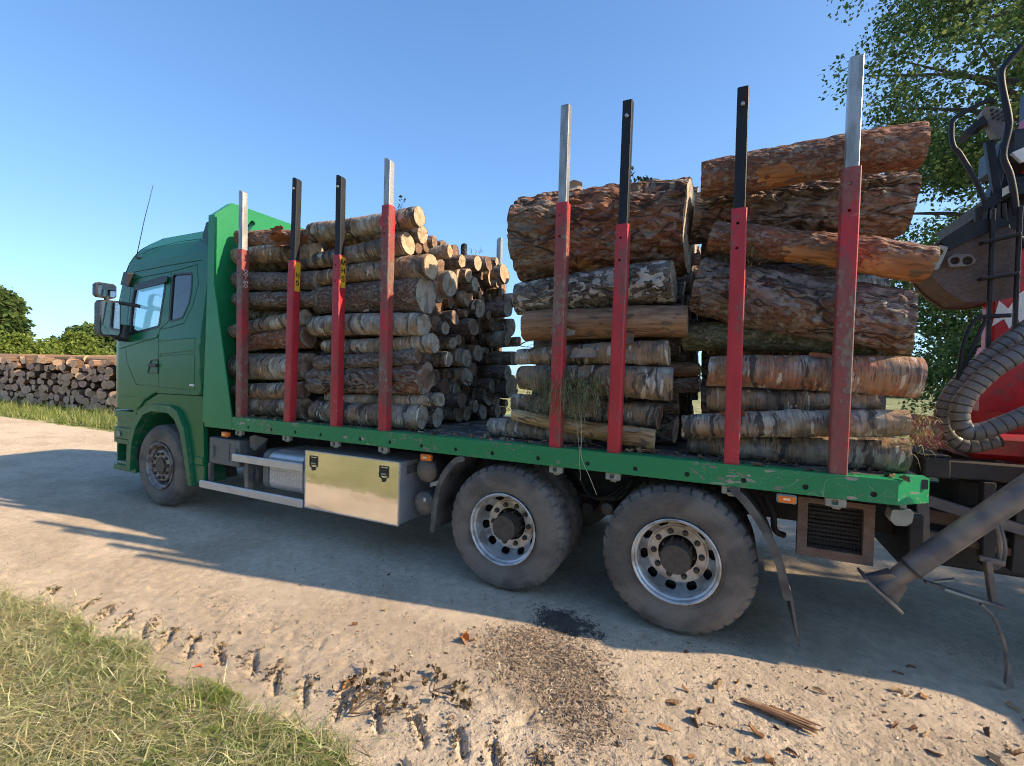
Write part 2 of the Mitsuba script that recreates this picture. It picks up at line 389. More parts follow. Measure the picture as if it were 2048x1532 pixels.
# ------------------------------------------------------------------ ground: dirt road between a mown verge and a meadow
LUGS = [((-3.113, -1.527), (-2.92, -1.728)), ((-2.893, -1.502), (-2.681, -1.692)), ((-2.658, -1.48), (-2.453, -1.658)), ((-2.402, -1.468), (-2.206, -1.633)),
        ((-2.114, -1.493), (-1.936, -1.652)), ((-1.879, -1.462), (-1.685, -1.674)), ((-1.631, -1.442), (-1.44, -1.653)), ((-1.393, -1.419), (-1.212, -1.625)),
        ((-1.15, -1.415), (-.985, -1.6)), ((-.917, -1.414), (-.751, -1.585)), ((-.697, -1.4), (-.57, -1.504)), ((-.454, -1.391), (-.38, -1.406)),
        ((-3.375, -1.536), (-3.172, -1.709)), ((-3.6, -1.56), (-3.412, -1.747)), ((-3.85, -1.57), (-3.68, -1.75)), ((-4.1, -1.58), (-3.93, -1.76)), ((-4.615, -1.622), (-4.444, -1.741))]
LUGS2 = [((-3.079, -1.143), (-2.997, -1.247)), ((-2.84, -1.17), (-2.773, -1.26)), ((-3.239, -1.17), (-3.17, -1.266)), ((-3.428, -1.18), (-3.365, -1.27)), ((-2.6, -1.15), (-2.5, -1.27)),
         ((-2.38, -1.16), (-2.27, -1.27)), ((-2.1, -1.14), (-1.99, -1.26)), ((-3.7, -1.2), (-3.62, -1.3)), ((-4.0, -1.21), (-3.9, -1.31)), ((-.9, -1.08), (-.98, -1.25)), ((-.55, -1.1), (-.62, -1.26))]


def near_edge(x):
    x = np.asarray(x, float)
    p = np.stack([x * 1.3, x * 0 + 3.3, x * 0], -1)
    q = np.stack([x * 6, x * 0 + 1.3, x * 0], -1)
    e = -1.80 + .12 * (meshkit.fbm(p, 3, 5) - .5) + .14 * (meshkit.fbm(q, 2, 6) - .5) + np.minimum(0, (x + 4.2) * .05)
    return e - np.maximum(0, x + 1.12) * 1.3


def far_edge(x):
    x = np.asarray(x, float)
    p = np.stack([x * .5, x * 0, x * 0], -1)
    return 3.35 + .5 * (meshkit.fbm(p, 3, 8) - .5) + 1.6 / (1 + np.exp(-(x + 3) * .7))


def ground_z(x, y):
    x, y = np.broadcast_arrays(np.asarray(x, float), np.asarray(y, float))
    near = np.exp(-(np.maximum(0, np.hypot(x + 1, y + 1) - 9) / 8) ** 2)
    P = np.stack([x, y, x * 0], -1)
    z = (meshkit.fbm(P * .7, 3, 1) - .5) * .03
    rough = np.exp(-((y + 1.38) / .42) ** 4) * (.35 + .65 * meshkit.noise(P * 1.7, 4))
    right = 1 / (1 + np.exp(-(x - .1) * 3)) * (1 / (1 + np.exp((y + .35) * 6)))
    z = z + (meshkit.fbm(P * 13, 3, 2) - .5) * (.007 + .026 * rough + .012 * right)
    z = z - np.clip(.06 - np.abs(meshkit.fbm(P * 21, 2, 9) - .5), 0, .06) * .16 * (rough + right)
    tread = np.exp(-((y + .88 + .05 * np.sin(x * 1.1)) / .16) ** 4) + .8 * np.exp(-((y + .62 - .04 * x) / .1) ** 4)
    z = z + .0022 * tread * np.sin((x + .5 * y + .05 * meshkit.noise(P * 6, 14)) * 2 * PI / .055) * np.clip((meshkit.noise(P * 3.3, 12) - .35) * 4, 0, 1)
    z = z - .012 * np.clip(1.3 - np.abs(y + 1.60 + .05 * np.sin(x * 1.7)) / .2 + 1.6 * (meshkit.fbm(P * 5, 3, 15) - .5), 0, 1) * (x < .2)
    for segs, w, dep in ((LUGS, .014, .036), (LUGS2, .013, .012)):
        for qi, (a, b) in enumerate(segs):
            a, b = np.array(a), np.array(b)
            hq = [((qi * 37 + q * 53) % 17) / 17 - .5 for q in range(4)]
            a, b = a + [.02 * hq[0], .05 * hq[1]], b + [.05 * hq[2], .06 * hq[3]]
            L = np.linalg.norm(b - a); d = (b - a) / L
            sel = (np.abs(x - (a[0] + b[0]) / 2) < .3) & (np.abs(y - (a[1] + b[1]) / 2) < .3)
            if not sel.any(): continue
            px, py = x[sel] - a[0], y[sel] - a[1]
            t = px * d[0] + py * d[1]
            s = -px * d[1] + py * d[0] + .014 * np.sin(t * 14 + a[0] * 9)
            wob = meshkit.fbm(np.stack([x[sel] * 24, y[sel] * 24, x[sel] * 0], -1), 2, 3) - .5
            along = np.clip(np.minimum(t + .02, L - t) / .05 + wob * 1.1, 0, 1)
            s = s + wob * .022
            g = -dep * np.exp(-(s / w) ** 4) + (.0 + .024 * wob) * np.exp(-((np.abs(s) - w * 1.9) / .02) ** 2)
            z[sel] += g * along
    return z * near


def axis(lo, hi, step, far):
    a = np.arange(lo, hi, step)
    out, s, v = [], step, hi
    while v < far: out.append(v); s *= 1.13; v += s
    out.append(far)
    inn, s, v = [], step, lo
    while v > -far: s *= 1.13; v -= s; inn.append(v)
    return np.concatenate([inn[::-1], a, out])


def build_ground():
    xs, ys = axis(-5.4, 2.6, .0145, 1500.), axis(-2.3, .5, .0135, 1500.)
    X, Y = np.meshgrid(xs, ys, indexing='ij')
    Z = ground_z(X, Y)
    V = np.stack([X, Y, Z], -1).reshape(-1, 3)
    nx, ny = len(xs), len(ys)
    i, j = np.meshgrid(np.arange(nx - 1), np.arange(ny - 1), indexing='ij')
    a = (i * ny + j).ravel(); b = a + ny; c = b + 1; d = a + 1
    cx, cy = (xs[:-1] + xs[1:]) / 2, (ys[:-1] + ys[1:]) / 2
    CX, CY = np.meshgrid(cx, cy, indexing='ij')
    road = ((CY > near_edge(cx)[:, None]) & (CY < far_edge(cx)[:, None]) & (np.abs(CX) < 130)).ravel()
    for key, sel, m in (('dirt_road', road, 'dirt'), ('meadow_ground', ~road, 'meadow')):
        F = np.vstack([np.stack([a, b, c], 1)[sel], np.stack([a, c, d], 1)[sel]])
        used, inv = np.unique(F, return_inverse=True)
        scene[key] = mikit.ply(trimesh.Trimesh(V[used], inv.reshape(-1, 3), process=False), m, smooth=True)


def dirt(p, n, uv):
    x, y = p.x, p.y
    f1, f2 = fbm(x * 1.4, y * 2.2, 1.0), fbm(x * 22, y * 22, 3.0, octaves=4)
    col = mix(C3(.375, .305, .23), C3(.455, .375, .287), smoothstep(.3, .7, f1)) * (.78 + .42 * f2)
    col = col * (.9 + .2 * noise(x * 260, y * 260))
    col = mix(col, C3(.22, .17, .125), smoothstep(.6, .7, fbm(x * 90, y * 90, 9.0)) * smoothstep(.42, .66, fbm(x * 2.6 + 3, y * 2.6)) * .6)
    a, b, c = voronoi(x * 46, y * 46)
    col = mix(col, C3(.3, .27, .23) * (.6 + .9 * c), (1 - smoothstep(.1, .17, a)) * smoothstep(.8, .83, c) * .7)
    # oil soaked litter beside the rear wheel, with a ragged outline
    w = (fbm(x * 9, y * 9, 5.0) - .5) * .9 + (fbm(x * 40, y * 40, 6.0) - .5) * .5
    o = dr.sqrt(dr.square((x + .76 + .35 * (y + .2)) / .30) + dr.square((y + .2) / .17)) + w
    col = mix(col, C3(.045, .04, .038) * (.6 + .9 * f2), (1 - smoothstep(.72, 1.08, o + .8 * (fbm(x * 110 + y * 40, y * 120 - x * 30, 4.0) - .5))) * .92)
    m = dr.sqrt(dr.square((x + .62) / .5) + dr.square((y + .8 + .45 * (x + .6)) / .40)) + w
    return mix(col, C3(.24, .185, .135) * (.5 + f2), (1 - smoothstep(.7, 1.05, m)) * .7)


principled('dirt', dirt, .9, spec=.2, bump=lambda p, n, uv: fbm(p.x * 55, p.y * 55, 1.0) * .6 + .4 * fbm(p.x * 170, p.y * 170, 2.0, octaves=2), bscale=.012, eps=2e-3)
principled('meadow', lambda p, n, uv: mix(mix(C3(.17, .17, .075), C3(.3, .27, .14), smoothstep(.3, .7, fbm(p.x * 1.1, p.y * 1.1, 3.0))), C3(.1, .13, .045), smoothstep(.45, .7, fbm(p.x * 5, p.y * 5)))
           * (.6 + .8 * fbm(p.x * 40, p.y * 40)), .95, spec=.15)
build_ground()
tag('dirt_road', 'pale sandy dirt road with tyre tracks under the truck', kind='structure')
tag('meadow_ground', 'mown grassy ground on both sides of the dirt road', kind='structure')


# ------------------------------------------------------------------ grass
def blades(pos, length, width, lean, az, colors, rng, curl=.5, seg=3, most=1.65):
    """Curved tapering grass blades. lean: the angle from the vertical at the root; az: the direction it leans in."""
    n = len(pos)
    d = np.stack([np.cos(az), np.sin(az)], -1)
    side = np.stack([-d[:, 1], d[:, 0]], -1)
    P = np.array(pos, float); ang = lean.copy()
    rows = []
    for s in range(seg + 1):
        w = width * (1 - s / seg) * .5 + 1e-4
        L, R = P.copy(), P.copy()
        L[:, :2] += side * w[:, None]; R[:, :2] -= side * w[:, None]
        rows += [L, R]
        st = length / seg
        P = P.copy()
        P[:, :2] += d * (np.sin(ang) * st)[:, None]
        P[:, 2] += np.cos(ang) * st
        ang = ang + curl * (.5 + rng.random(n))
        ang = np.minimum(ang, most)
    V = np.stack(rows, 1).reshape(-1, 3)
    k = 2 * (seg + 1)
    F = []
    for s in range(seg):
        a = 2 * s
        F += [[a, a + 1, a + 3], [a, a + 3, a + 2]]
    F = (np.array(F)[None] + (np.arange(n) * k)[:, None, None]).reshape(-1, 3)
    C = np.repeat(np.asarray(colors), k, axis=0)
    return trimesh.Trimesh(V, F, process=False), C


def blade_colors(rng, n, dry):
    g = np.array([[.2, .27, .065], [.27, .33, .095], [.13, .19, .05]])[rng.integers(0, 3, n)]
    s = np.array([[.58, .53, .3], [.47, .43, .23], [.36, .28, .16], [.66, .62, .42], [.45, .48, .23]])[rng.integers(0, 5, n)]
    return np.where((rng.random(n) < dry)[:, None], s, g) * (.55 + .8 * rng.random((n, 1)))


def near_grass():
    rng = np.random.default_rng(11)
    n = 130000
    x = -9.5 + rng.random(n) * 8.6; y = -6 + rng.random(n) * 4.6
    P = np.stack([x, y, x * 0], -1)
    e = near_edge(x)
    clump = meshkit.fbm(P * 5, 3, 21)
    keep = ((y < e + .10 * (clump - .35)) | ((y < e + .35) & (rng.random(n) < .16 * np.exp(-np.maximum(0, y - e) / .09)))) & ((y > -3.0 - .0 * x) | (rng.random(n) < .35))
    x, y, clump, e = x[keep], y[keep], clump[keep], e[keep]
    n = len(x)
    edge = np.clip((y - e + .45) / .45, 0, 1)
    patch = meshkit.fbm(np.stack([x * 2.2, y * 2.2, x * 0], -1), 3, 33)
    dry = np.clip(.92 - .45 * edge * (patch > .42) + 1.3 * (patch - .5), .15, .98)
    lying = rng.random(n) < .22 + .75 * dry * (rng.random(n) < .9)
    length = np.where(lying, .07 + .13 * rng.random(n), .03 + .07 * rng.random(n)) * (.8 + .5 * clump)
    lean = np.where(lying, 1.05 + .45 * rng.random(n), .1 + .7 * rng.random(n))
    z = ground_z(x, y) + np.where(lying, .035 * rng.random(n), -.004)
    m, C = blades(np.stack([x, y, z], -1), length, .0034 + .004 * rng.random(n) ** 2, lean, rng.random(n) * 2 * PI, blade_colors(rng, n, dry), rng, .35, 2)
    k = obj('mown_grass', m, 'blade', color=C)
    tag(k, 'mown half dry grass on the near verge of the road', 'grass', kind='stuff')


def far_grass():
    rng = np.random.default_rng(12)
    n = 26000
    x = -36 + rng.random(n) * 24; y = 3.0 + rng.random(n) ** 1.5 * 2.6
    clump = meshkit.fbm(np.stack([x * 1.5, y * 1.5, x * 0], -1), 3, 4)
    keep = (y > far_edge(x) + .3 * (clump - .5)) & (rng.random(n) < clump * 1.5)
    x, y, clump = x[keep], y[keep], clump[keep]; n = len(x)
    col = np.array([[.2, .27, .07], [.28, .32, .1], [.14, .2, .05], [.42, .4, .2]])[rng.integers(0, 4, n)] * (.7 + .6 * rng.random((n, 1)))
    m, C = blades(np.stack([x, y, x * 0], -1), (.1 + .38 * rng.random(n) ** 2) * (.5 + clump), .012 + .012 * rng.random(n), .1 + .6 * rng.random(n), rng.random(n) * 2 * PI, col, rng, .35, 2)
    k = obj('roadside_grass', m, 'blade', color=C)
    tag(k, 'sunlit green grass along the foot of the roadside log pile', 'grass', kind='stuff')


near_grass()
far_grass()


# ------------------------------------------------------------------ trees
def leaf_cloud(centers, radii, n, size, colors, rng, droop=.3):
    c = rng.integers(0, len(centers), n)
    d = rng.normal(size=(n, 3)); d /= np.linalg.norm(d, axis=1, keepdims=True)
    P = np.asarray(centers)[c] + d * (np.asarray(radii)[c] * rng.random(n) ** .5)[:, None] * [1, 1, .75]
    nrm = rng.normal(size=(n, 3)) * .8 + [0, 0, .7]; nrm /= np.linalg.norm(nrm, axis=1, keepdims=True)
    a = rng.normal(size=(n, 3)) - [0, 0, droop]; a -= nrm * (a * nrm).sum(1, keepdims=True); a /= np.linalg.norm(a, axis=1, keepdims=True)
    b = np.cross(nrm, a)
    s = (size * (.6 + .8 * rng.random(n)))[:, None]
    fold = nrm * s * .12
    V = np.stack([P - a * s * .5, P + b * s * .33 + fold - a * s * .05, P + a * s * .5, P - b * s * .33 + fold - a * s * .05], 1).reshape(-1, 3)
    F = (np.array([[0, 1, 2], [0, 2, 3]])[None] + (np.arange(n) * 4)[:, None, None]).reshape(-1, 3)
    col = np.asarray(colors)[rng.integers(0, len(colors), n)] * (.65 + .7 * rng.random((n, 1)))
    return trimesh.Trimesh(V, F, process=False), np.repeat(col, 4, axis=0)


def tree(name, label, base, height, radius, low, nleaf, size, colors, seed, nclump=60, conifer=False, group=None, trunk_r=.16, clump_r=.55, category='tree'):
    rng = np.random.default_rng(seed)
    t = thing(name, label, category, group)
    base = np.array([*base, 0.0])
    top = base + [rng.normal() * .3, rng.normal() * .3, height * .93]
    path = smooth_path([base - [0, 0, .1], base + [rng.normal() * .1, rng.normal() * .1, height * .4], top], 6)
    parts = [tube(path, np.linspace(trunk_r, .02, len(path)), 9)]
    C, R = [], []
    while len(C) < nclump:
        u = rng.random()
        z = low + (height - low) * u
        prof = (1 - u) ** .8 * (.75 + .5 * rng.random()) if conifer else math.sqrt(max(0, 1 - (2 * u - .95) ** 2)) * (.45 + .65 * rng.random())
        a = rng.random() * 2 * PI
        rr = radius * prof * (.4 + .6 * rng.random() ** .4)
        p = base + [rr * math.cos(a), rr * math.sin(a), z]
        C.append(p); R.append(clump_r * (.55 + .9 * rng.random()))
    for p in C[::3]:
        h = max(.2, min(p[2] - .3 * np.hypot(p[0] - base[0], p[1] - base[1]), height * .9))
        q = base + [0, 0, h]
        parts.append(tube([q, (q + p) / 2 + [0, 0, .1], p], [trunk_r * .28, trunk_r * .18, .008], 5))
    obj('trunk', cat(parts), 'tree_bark', t, smooth=40)
    m, col = leaf_cloud(C, R, nleaf, size, colors, rng)
    obj('crown', m, 'leaf', t, color=col)
    return t


ALDER = [[.14, .21, .065], [.19, .26, .085], [.1, .15, .05], [.27, .32, .11]]
tree('broadleaf_tree', 'tall leafy tree with dark backlit leaves behind the rear logs and the crane', (5.1, 7.7), 12.5, 3.25, 1.0, 118000, .078, ALDER, 5, 330, trunk_r=.2, clump_r=.62)
tree('broadleaf_tree', 'second leafy tree standing deeper behind the crane at the right edge', (8.6, 11.5), 13.0, 4.2, .8, 75000, .11, ALDER, 6, 220, trunk_r=.22, clump_r=.8)
tree('broadleaf_tree', 'leafy tree to the right of the trailer, shading the road behind the truck', (12.6, 6.0), 10.5, 2.8, 2.0, 16000, .2, ALDER, 8, 120, trunk_r=.2, clump_r=.8)
tree('leafy_shrub', 'low leafy shrub behind the end of the truck bed', (4.2, 6.2), 2.6, 1.0, .2, 9000, .09, ALDER, 7, 40, trunk_r=.05, clump_r=.4, category='shrub')
PINE = [[.1, .155, .05], [.135, .19, .06], [.17, .22, .07]]
DECID = [[.22, .28, .06], [.29, .34, .075], [.17, .23, .055]]
tree('pine_tree', 'dark green pine at the left edge, tallest of the trees behind the log pile', (-42, 9.4), 6.2, 1.9, .8, 12000, .3, PINE, 21, 110, True, trunk_r=.18, clump_r=.6)
tree('roadside_bush', 'yellowish green bush just left of the roadside log pile', (-37, 8.3), 3.3, 1.9, .3, 11000, .2, DECID, 22, 80, trunk_r=.1, clump_r=.6, category='bush')
tree('roadside_bush', 'sunlit green bush standing right behind the log pile, near its left end', (-42, 13.0), 3.8, 2.2, .3, 10000, .2, DECID, 23, 80, trunk_r=.1, clump_r=.6, category='bush')
for i, (x, y, h, r, lab, cols) in enumerate([
        (-50, 17.5, 4.9, 3.2, 'rounded green tree sloping up behind the left half of the log pile', PINE),
        (-54, 21.5, 4.3, 3.0, 'green tree standing above the middle of the roadside log pile', PINE),
        (-60, 26.5, 3.8, 3.0, 'low distant tree above the right half of the log pile', PINE),
        (-63, 30.0, 3.7, 2.8, 'small distant tree just left of the truck mirror', PINE),
        (-60, 32.5, 4.1, 2.8, 'far green tree seen just in front of the cab below the mirror', DECID)]):
    tree('distant_tree', lab, (x, y), h, r, .2, 6500, .42, cols, 30 + i, 70, group='trees beyond the log pile', trunk_r=.12, clump_r=.8)
for i, (x, y) in enumerate([(-16, 92), (-9, 88), (-2, 95), (22, 80), (30, 74), (38, 78)]):
    tree('distant_tree', 'small far off tree seen through the gap between the two stacks of logs' if i < 3 else 'far off tree seen under the leaves behind the rear logs', (x, y), 5.5, 4.2, .1, 2200, .7, DECID, 40 + i, 40,
         group='far trees behind the truck' if i < 3 else 'far trees beyond the crane', trunk_r=.12, clump_r=1.2)


# a row of trees on the near side, behind the camera: the cab window mirrors it and it holds off the sky there
for i, (x, y, h, r) in enumerate([(-24, -15, 9.5, 3.6), (-17, -16.5, 10.5, 3.8), (-10, -15.5, 9, 3.5), (-3.5, -17, 11, 4), (3.5, -16, 10, 3.8), (10, -15, 9.5, 3.6)]):
    tree('verge_tree', 'tree of the row along the near side of the road, behind the camera', (x, y), h, r, .3, 5200, .36, PINE, 60 + i, 80, group='trees behind the camera', trunk_r=.2, clump_r=.9)


# ------------------------------------------------------------------ the roadside log pile, every log a thing
def pile_log(p0, p1, r, rng, name, label, group, n=11, bark_col=(.23, .145, .10), end_col=(.62, .42, .29)):
    d, e1, e2 = frame_of(np.asarray(p1, float) - p0)
    ang = np.arange(n) * 2 * PI / n + rng.random() * 6
    rr = r * (1 + .12 * rng.normal(size=n) * .6)
    ring = (np.cos(ang) * rr)[:, None] * e1 + (np.sin(ang) * rr)[:, None] * e2
    bend = (e1 * rng.normal() + e2 * rng.normal()) * .03
    A, M, B = p0 + ring, (np.asarray(p0) + p1) / 2 + bend + ring * (1 + .06 * rng.normal()), p1 + ring
    tilt = rng.normal() * .25 * r
    A = A + d * (np.cos(ang) * tilt)[:, None]
    V = np.vstack([A, M, B, A, B, [p0], [p1], (A + A.mean(0)) / 2])
    F = []
    for j in range(n):
        k = (j + 1) % n
        F += [[j, n + k, k], [j, n + j, n + k], [n + j, 2 * n + k, n + k], [n + j, 2 * n + j, 2 * n + k]]
        F += [[5 * n, 3 * n + j, 3 * n + k], [5 * n + 1, 4 * n + k, 4 * n + j]]
    bc, ec = np.array(bark_col) * (.6 + .8 * rng.random()), np.array(end_col) * (.75 + .4 * rng.random()) * [1, .95 + .1 * rng.random(), .9 + .2 * rng.random()]
    C = np.vstack([np.tile(bc, (3 * n, 1)) * (.7 + .6 * rng.random((3 * n, 1))), np.tile(ec, (2 * n, 1)) * (.8 + .3 * rng.random((2 * n, 1))), [ec * .8], [ec], np.tile(ec, (n, 1))])
    k = obj(name, trimesh.Trimesh(V, F, process=False), 'coloured', color=C)
    tag(k, label, 'log', group)
    return k


def build_pile():
    rng = np.random.default_rng(77)
    row = 0
    z = .2
    while z < 1.95:
        xs = np.arange(-33.6 + (row % 2) * .17 + (0.35 * (row > 4)), -18.9, .345)
        for x in xs:
            r = .1 + .075 * rng.random()
            X, Z = x + rng.normal() * .055, z + rng.normal() * .045
            if Z > 1.78 and rng.random() < .3: continue
            y = 5.25 + rng.random() * .3
            pile_log(np.array([X, y, max(Z, r)]), np.array([X - .75 + rng.normal() * .12, y + 2.3, max(Z, r) + rng.normal() * .02]), r, rng, 'pile_log',
                     'short log with its cut end facing the road in the long roadside pile', 'logs in the roadside pile')
        z += .285; row += 1
    for i, (x0, x1, y, zz, r) in enumerate([(-33.0, -27.2, 5.9, 2.02, .17), (-28.0, -22.6, 5.75, 2.03, .15), (-24.2, -18.8, 5.95, 2.0, .17), (-31.5, -26, 6.5, 2.05, .17), (-26, -20, 6.6, 2.05, .17), (-22.3, -17.6, 6.4, 2.06, .16), (-32.4, -27, 7.2, 2.03, .16), (-27, -21, 7.2, 2.03, .16)]):
        pile_log(np.array([x0, y, zz]), np.array([x1, y + .12, zz - .02]), r, rng, 'long_log', 'long peeled orange log lying lengthwise on top of the roadside pile', 'long logs on top of the roadside pile', 12, (.5, .3, .17), (.5, .36, .24))


build_pile()

# ------------------------------------------------------------------ the timber truck: x along it (cab at -x), its near side at y = 0
TRUCK = thing('logging_truck', 'green timber truck with a flat bed and red stakes, loaded with short logs', 'truck')
W_T = 2.5


def part(name, m, bsdf, parent=TRUCK, smooth=False, label=None, **kw):
    return obj(name, mman(m) if hasattr(m, 'to_mesh') else m, bsdf, parent, smooth=smooth, label=label, **kw)


def rounded(poly, r, n=8):
    g = sg.Polygon(poly)
    return g.buffer(-r, quad_segs=n).buffer(r, quad_segs=n)


# --- cab
def build_cab():
    side = rounded([(-5.45, 1.47), (-6.42, 1.46), (-6.66, 1.37), (-6.83, 1.22), (-7.46, 1.2), (-7.56, 1.45), (-7.56, 2.0), (-7.54, 2.25), (-7.46, 2.75), (-7.40, 3.1),
                    (-7.32, 3.34), (-7.17, 3.53), (-6.9, 3.66), (-6.45, 3.73), (-5.9, 3.75), (-5.45, 3.75)], .035)
    plan = sg.Polygon([(-7.62, .02), (-5.4, .02), (-5.4, 2.48), (-7.62, 2.48)]).buffer(-.3).buffer(.3, quad_segs=12)
    plan = plan.union(sg.box(-6.4, .02, -5.4, 2.48))
    front = rounded([(.02, 1.0), (.02, 2.16), (.045, 2.36), (.105, 3.02), (.14, 3.24), (.22, 3.44), (.38, 3.62), (.62, 3.72), (.95, 3.75),
                     (1.55, 3.75), (1.88, 3.72), (2.12, 3.62), (2.28, 3.44), (2.36, 3.24), (2.395, 3.02), (2.455, 2.36), (2.48, 2.16), (2.48, 1.0)], .05)
    body = ext_xz(side, -.5, 3) ^ ext_xy(plan, 0, 5) ^ ext_yz(front, -9, -5)
    inner = body.translate([6.45, -1.25, -2.4]).scale([.93, .95, .93]).translate([-6.45, 1.25, 2.42])
    shell = body - inner
    near_skin = lambda a, b: body.translate([0, a, 0]) - body.translate([0, b, 0])
    # openings
    door_win = rounded([(-7.10, 2.235), (-6.42, 2.33), (-6.39, 2.70), (-6.38, 2.955), (-7.09, 2.885), (-7.12, 2.71)], .035)
    rear_win = rounded([(-6.235, 3.0), (-5.825, 2.985), (-5.80, 2.77), (-5.815, 2.61), (-5.92, 2.43), (-6.19, 2.385)], .045)
    screen = rounded([(.22, 2.32), (2.28, 2.32), (2.2, 3.1), (.3, 3.1)], .08)
    cut_sides = U(ext_xz(door_win, -1, 4), ext_xz(rear_win, -1, .8))
    glass = (ext_xz(door_win, -1, .8) ^ near_skin(.012, .018), ext_xz(rear_win, -1, .8) ^ near_skin(.012, .018))
    far_glass = ext_xz(door_win, 1.6, 4) ^ (body.translate([0, -.012, 0]) - body.translate([0, -.018, 0]))
    front_glass = ext_yz(screen, -9, -6.9) ^ (body.translate([.012, 0, 0]) - body.translate([.018, 0, 0]))
    shell = shell - cut_sides - ext_yz(screen, -9, -6.9)
    # panel gaps of the door and the side locker: thin grooves 10 mm deep
    def groove(line, w=.011): return sg.LineString(line).buffer(w / 2, cap_style=2, join_style=1)
    lines = [[(-7.18, 2.20), (-7.20, 2.95), (-7.06, 3.005), (-6.28, 3.04), (-6.21, 2.386), (-6.385, 2.288), (-6.355, 1.565), (-6.885, 1.559), (-7.12, 1.851), (-7.18, 2.205)],
             [(-6.28, 3.04), (-5.74, 3.09), (-5.665, 2.84), (-5.735, 2.57), (-5.87, 2.357), (-6.17, 2.304), (-6.385, 2.288)],
             [(-6.35, 2.134), (-5.6, 2.166), (-5.60, 2.012), (-6.35, 1.962)],
             [(-6.345, 1.937), (-5.6, 1.973), (-5.60, 1.527), (-6.885, 1.559)],
             [(-7.18, 3.10), (-6.37, 3.13), (-5.66, 3.14)], [(-7.12, 3.36), (-6.93, 3.426), (-6.39, 3.475), (-5.9, 3.46), (-5.77, 3.40), (-5.73, 3.50)], [(-7.55, 1.38), (-6.68, 1.40)]]
    grooves = U(*[ext_xz(groove(l), -.5, .9) for l in lines]) - body.translate([0, .011, 0])
    shell = shell - grooves
    # raised panels catch the light
    ridge = (ext_xz(sg.Polygon([(-7.3, 2.04), (-6.40, 2.185), (-6.40, 2.22), (-7.3, 2.075)]), -.5, .8) ^ near_skin(-.012, .02))
    shell = U(shell, ridge)
    cab = part('cab', shell.refine_to_length(.07), 'paint_cab', smooth=24)
    part('window', glass[0], 'glass', cab, smooth=24)
    part('window', glass[1], 'dark_glass', cab, smooth=24, label='dark glossy rear quarter window of the cab')
    part('window', far_glass, 'glass', cab, smooth=24)
    part('windscreen', front_glass, 'glass', cab, smooth=24)
    seal = (ext_xz(door_win.buffer(.022), -1, .8) - ext_xz(door_win.buffer(-.012), -1, .8)) ^ near_skin(-.004, .03)
    seal2 = (ext_xz(rear_win.buffer(.016), -1, .8) - ext_xz(rear_win.buffer(-.01), -1, .8)) ^ near_skin(-.004, .03)
    part('window_seal', seal, 'black_plastic', cab); part('window_seal', seal2, 'black_plastic', cab)
    part('wind_deflector', ext_xz(rounded([(-7.06, 2.912), (-7.04, 2.83), (-6.37, 2.885), (-6.29, 2.915), (-6.30, 2.975), (-6.40, 2.985)], .012), -1, .8) ^ near_skin(-.03, -.012), 'black_plastic', cab, smooth=30)
    hd = rounded([(-6.62, 1.712), (-6.54, 1.888), (-6.375, 1.903), (-6.37, 1.716)], .02)
    part('door_handle', U(ext_xz(hd, .012, .03) - ext_xz(hd.buffer(-.012), 0, .022), box(-6.54, -6.38, -.012, .0, 1.80, 1.84, .008), box(-6.56, -6.53, -.012, .03, 1.8, 1.84, .004), box(-6.40, -6.375, -.012, .03, 1.8, 1.84, .004)), 'black_plastic', cab)
    part('badge', box(-5.70, -5.60, .012, .021, 1.575, 1.6, .003), 'white_print', cab)
    part('marker_lamp', U(ext_xz(rounded([(-7.33, 2.92), (-7.25, 3.09), (-7.14, 3.08), (-7.17, 2.89)], .015), .03, .14)), 'black_plastic', cab, smooth=30)
    part('roof_fairing', U(ext_xz(rounded([(-5.66, 3.42), (-5.46, 3.2), (-5.46, 3.6), (-5.58, 3.6)], .02), .12, .2)), 'paint_cab_dark', cab)
    part('dashboard', U(box(-7.3, -6.95, .2, 2.3, 1.9, 2.32, .05), box(-7.02, -6.85, 1.55, 1.95, 2.1, 2.36, .04)), 'interior')
    seat = U(box(-6.55, -6.0, .45, .95, 1.75, 1.95, .06), box(-6.1, -5.95, .45, .95, 1.9, 2.5, .06), box(-6.08, -5.98, .58, .82, 2.52, 2.72, .04))
    part('driver_seat', U(seat), 'interior'); part('driver_seat', seat.translate([0, 1.1, 0]), 'interior')
    wheel = lathe_y([(y, r) for y, r in [(0, .2), (.015, .215), (.03, .2), (.015, .185)]], 28, closed=True)
    wheel.apply_transform(trimesh.transformations.rotation_matrix(PI / 2, [0, 0, 1])); wheel.apply_transform(trimesh.transformations.rotation_matrix(.5, [0, 1, 0])); wheel.apply_translation([-6.8, 1.75, 2.38])
    part('steering_wheel', wheel, 'black_plastic', smooth=60)
    ant = tube([[-7.19, .15, 3.30], [-7.18, .15, 3.34], [-6.96, .13, 3.80], [-6.74, .12, 4.23]], [.012, .006, .0045, .003], 6)
    part('antenna', cat([ant, tube([[-7.08, .17, 3.30], [-7.20, .15, 3.31]], .011, 6)]), 'black_plastic')
    # wheel arch trim, lower panels, bumper with its steps
    outer = [(-7.05, .40), (-7.03, .75), (-6.93, 1.02), (-6.72, 1.25), (-6.5, 1.315), (-6.05, 1.315), (-5.9, 1.25), (-5.76, 1.06), (-5.66, .7), (-5.58, .36)]
    inner_ = [(-5.66, .36), (-5.74, .68), (-5.84, 1.0), (-5.96, 1.15), (-6.1, 1.225), (-6.45, 1.225), (-6.66, 1.17), (-6.84, .97), (-6.93, .73), (-6.95, .40)]
    arch = sg.Polygon(outer + inner_).buffer(.012).buffer(-.012)
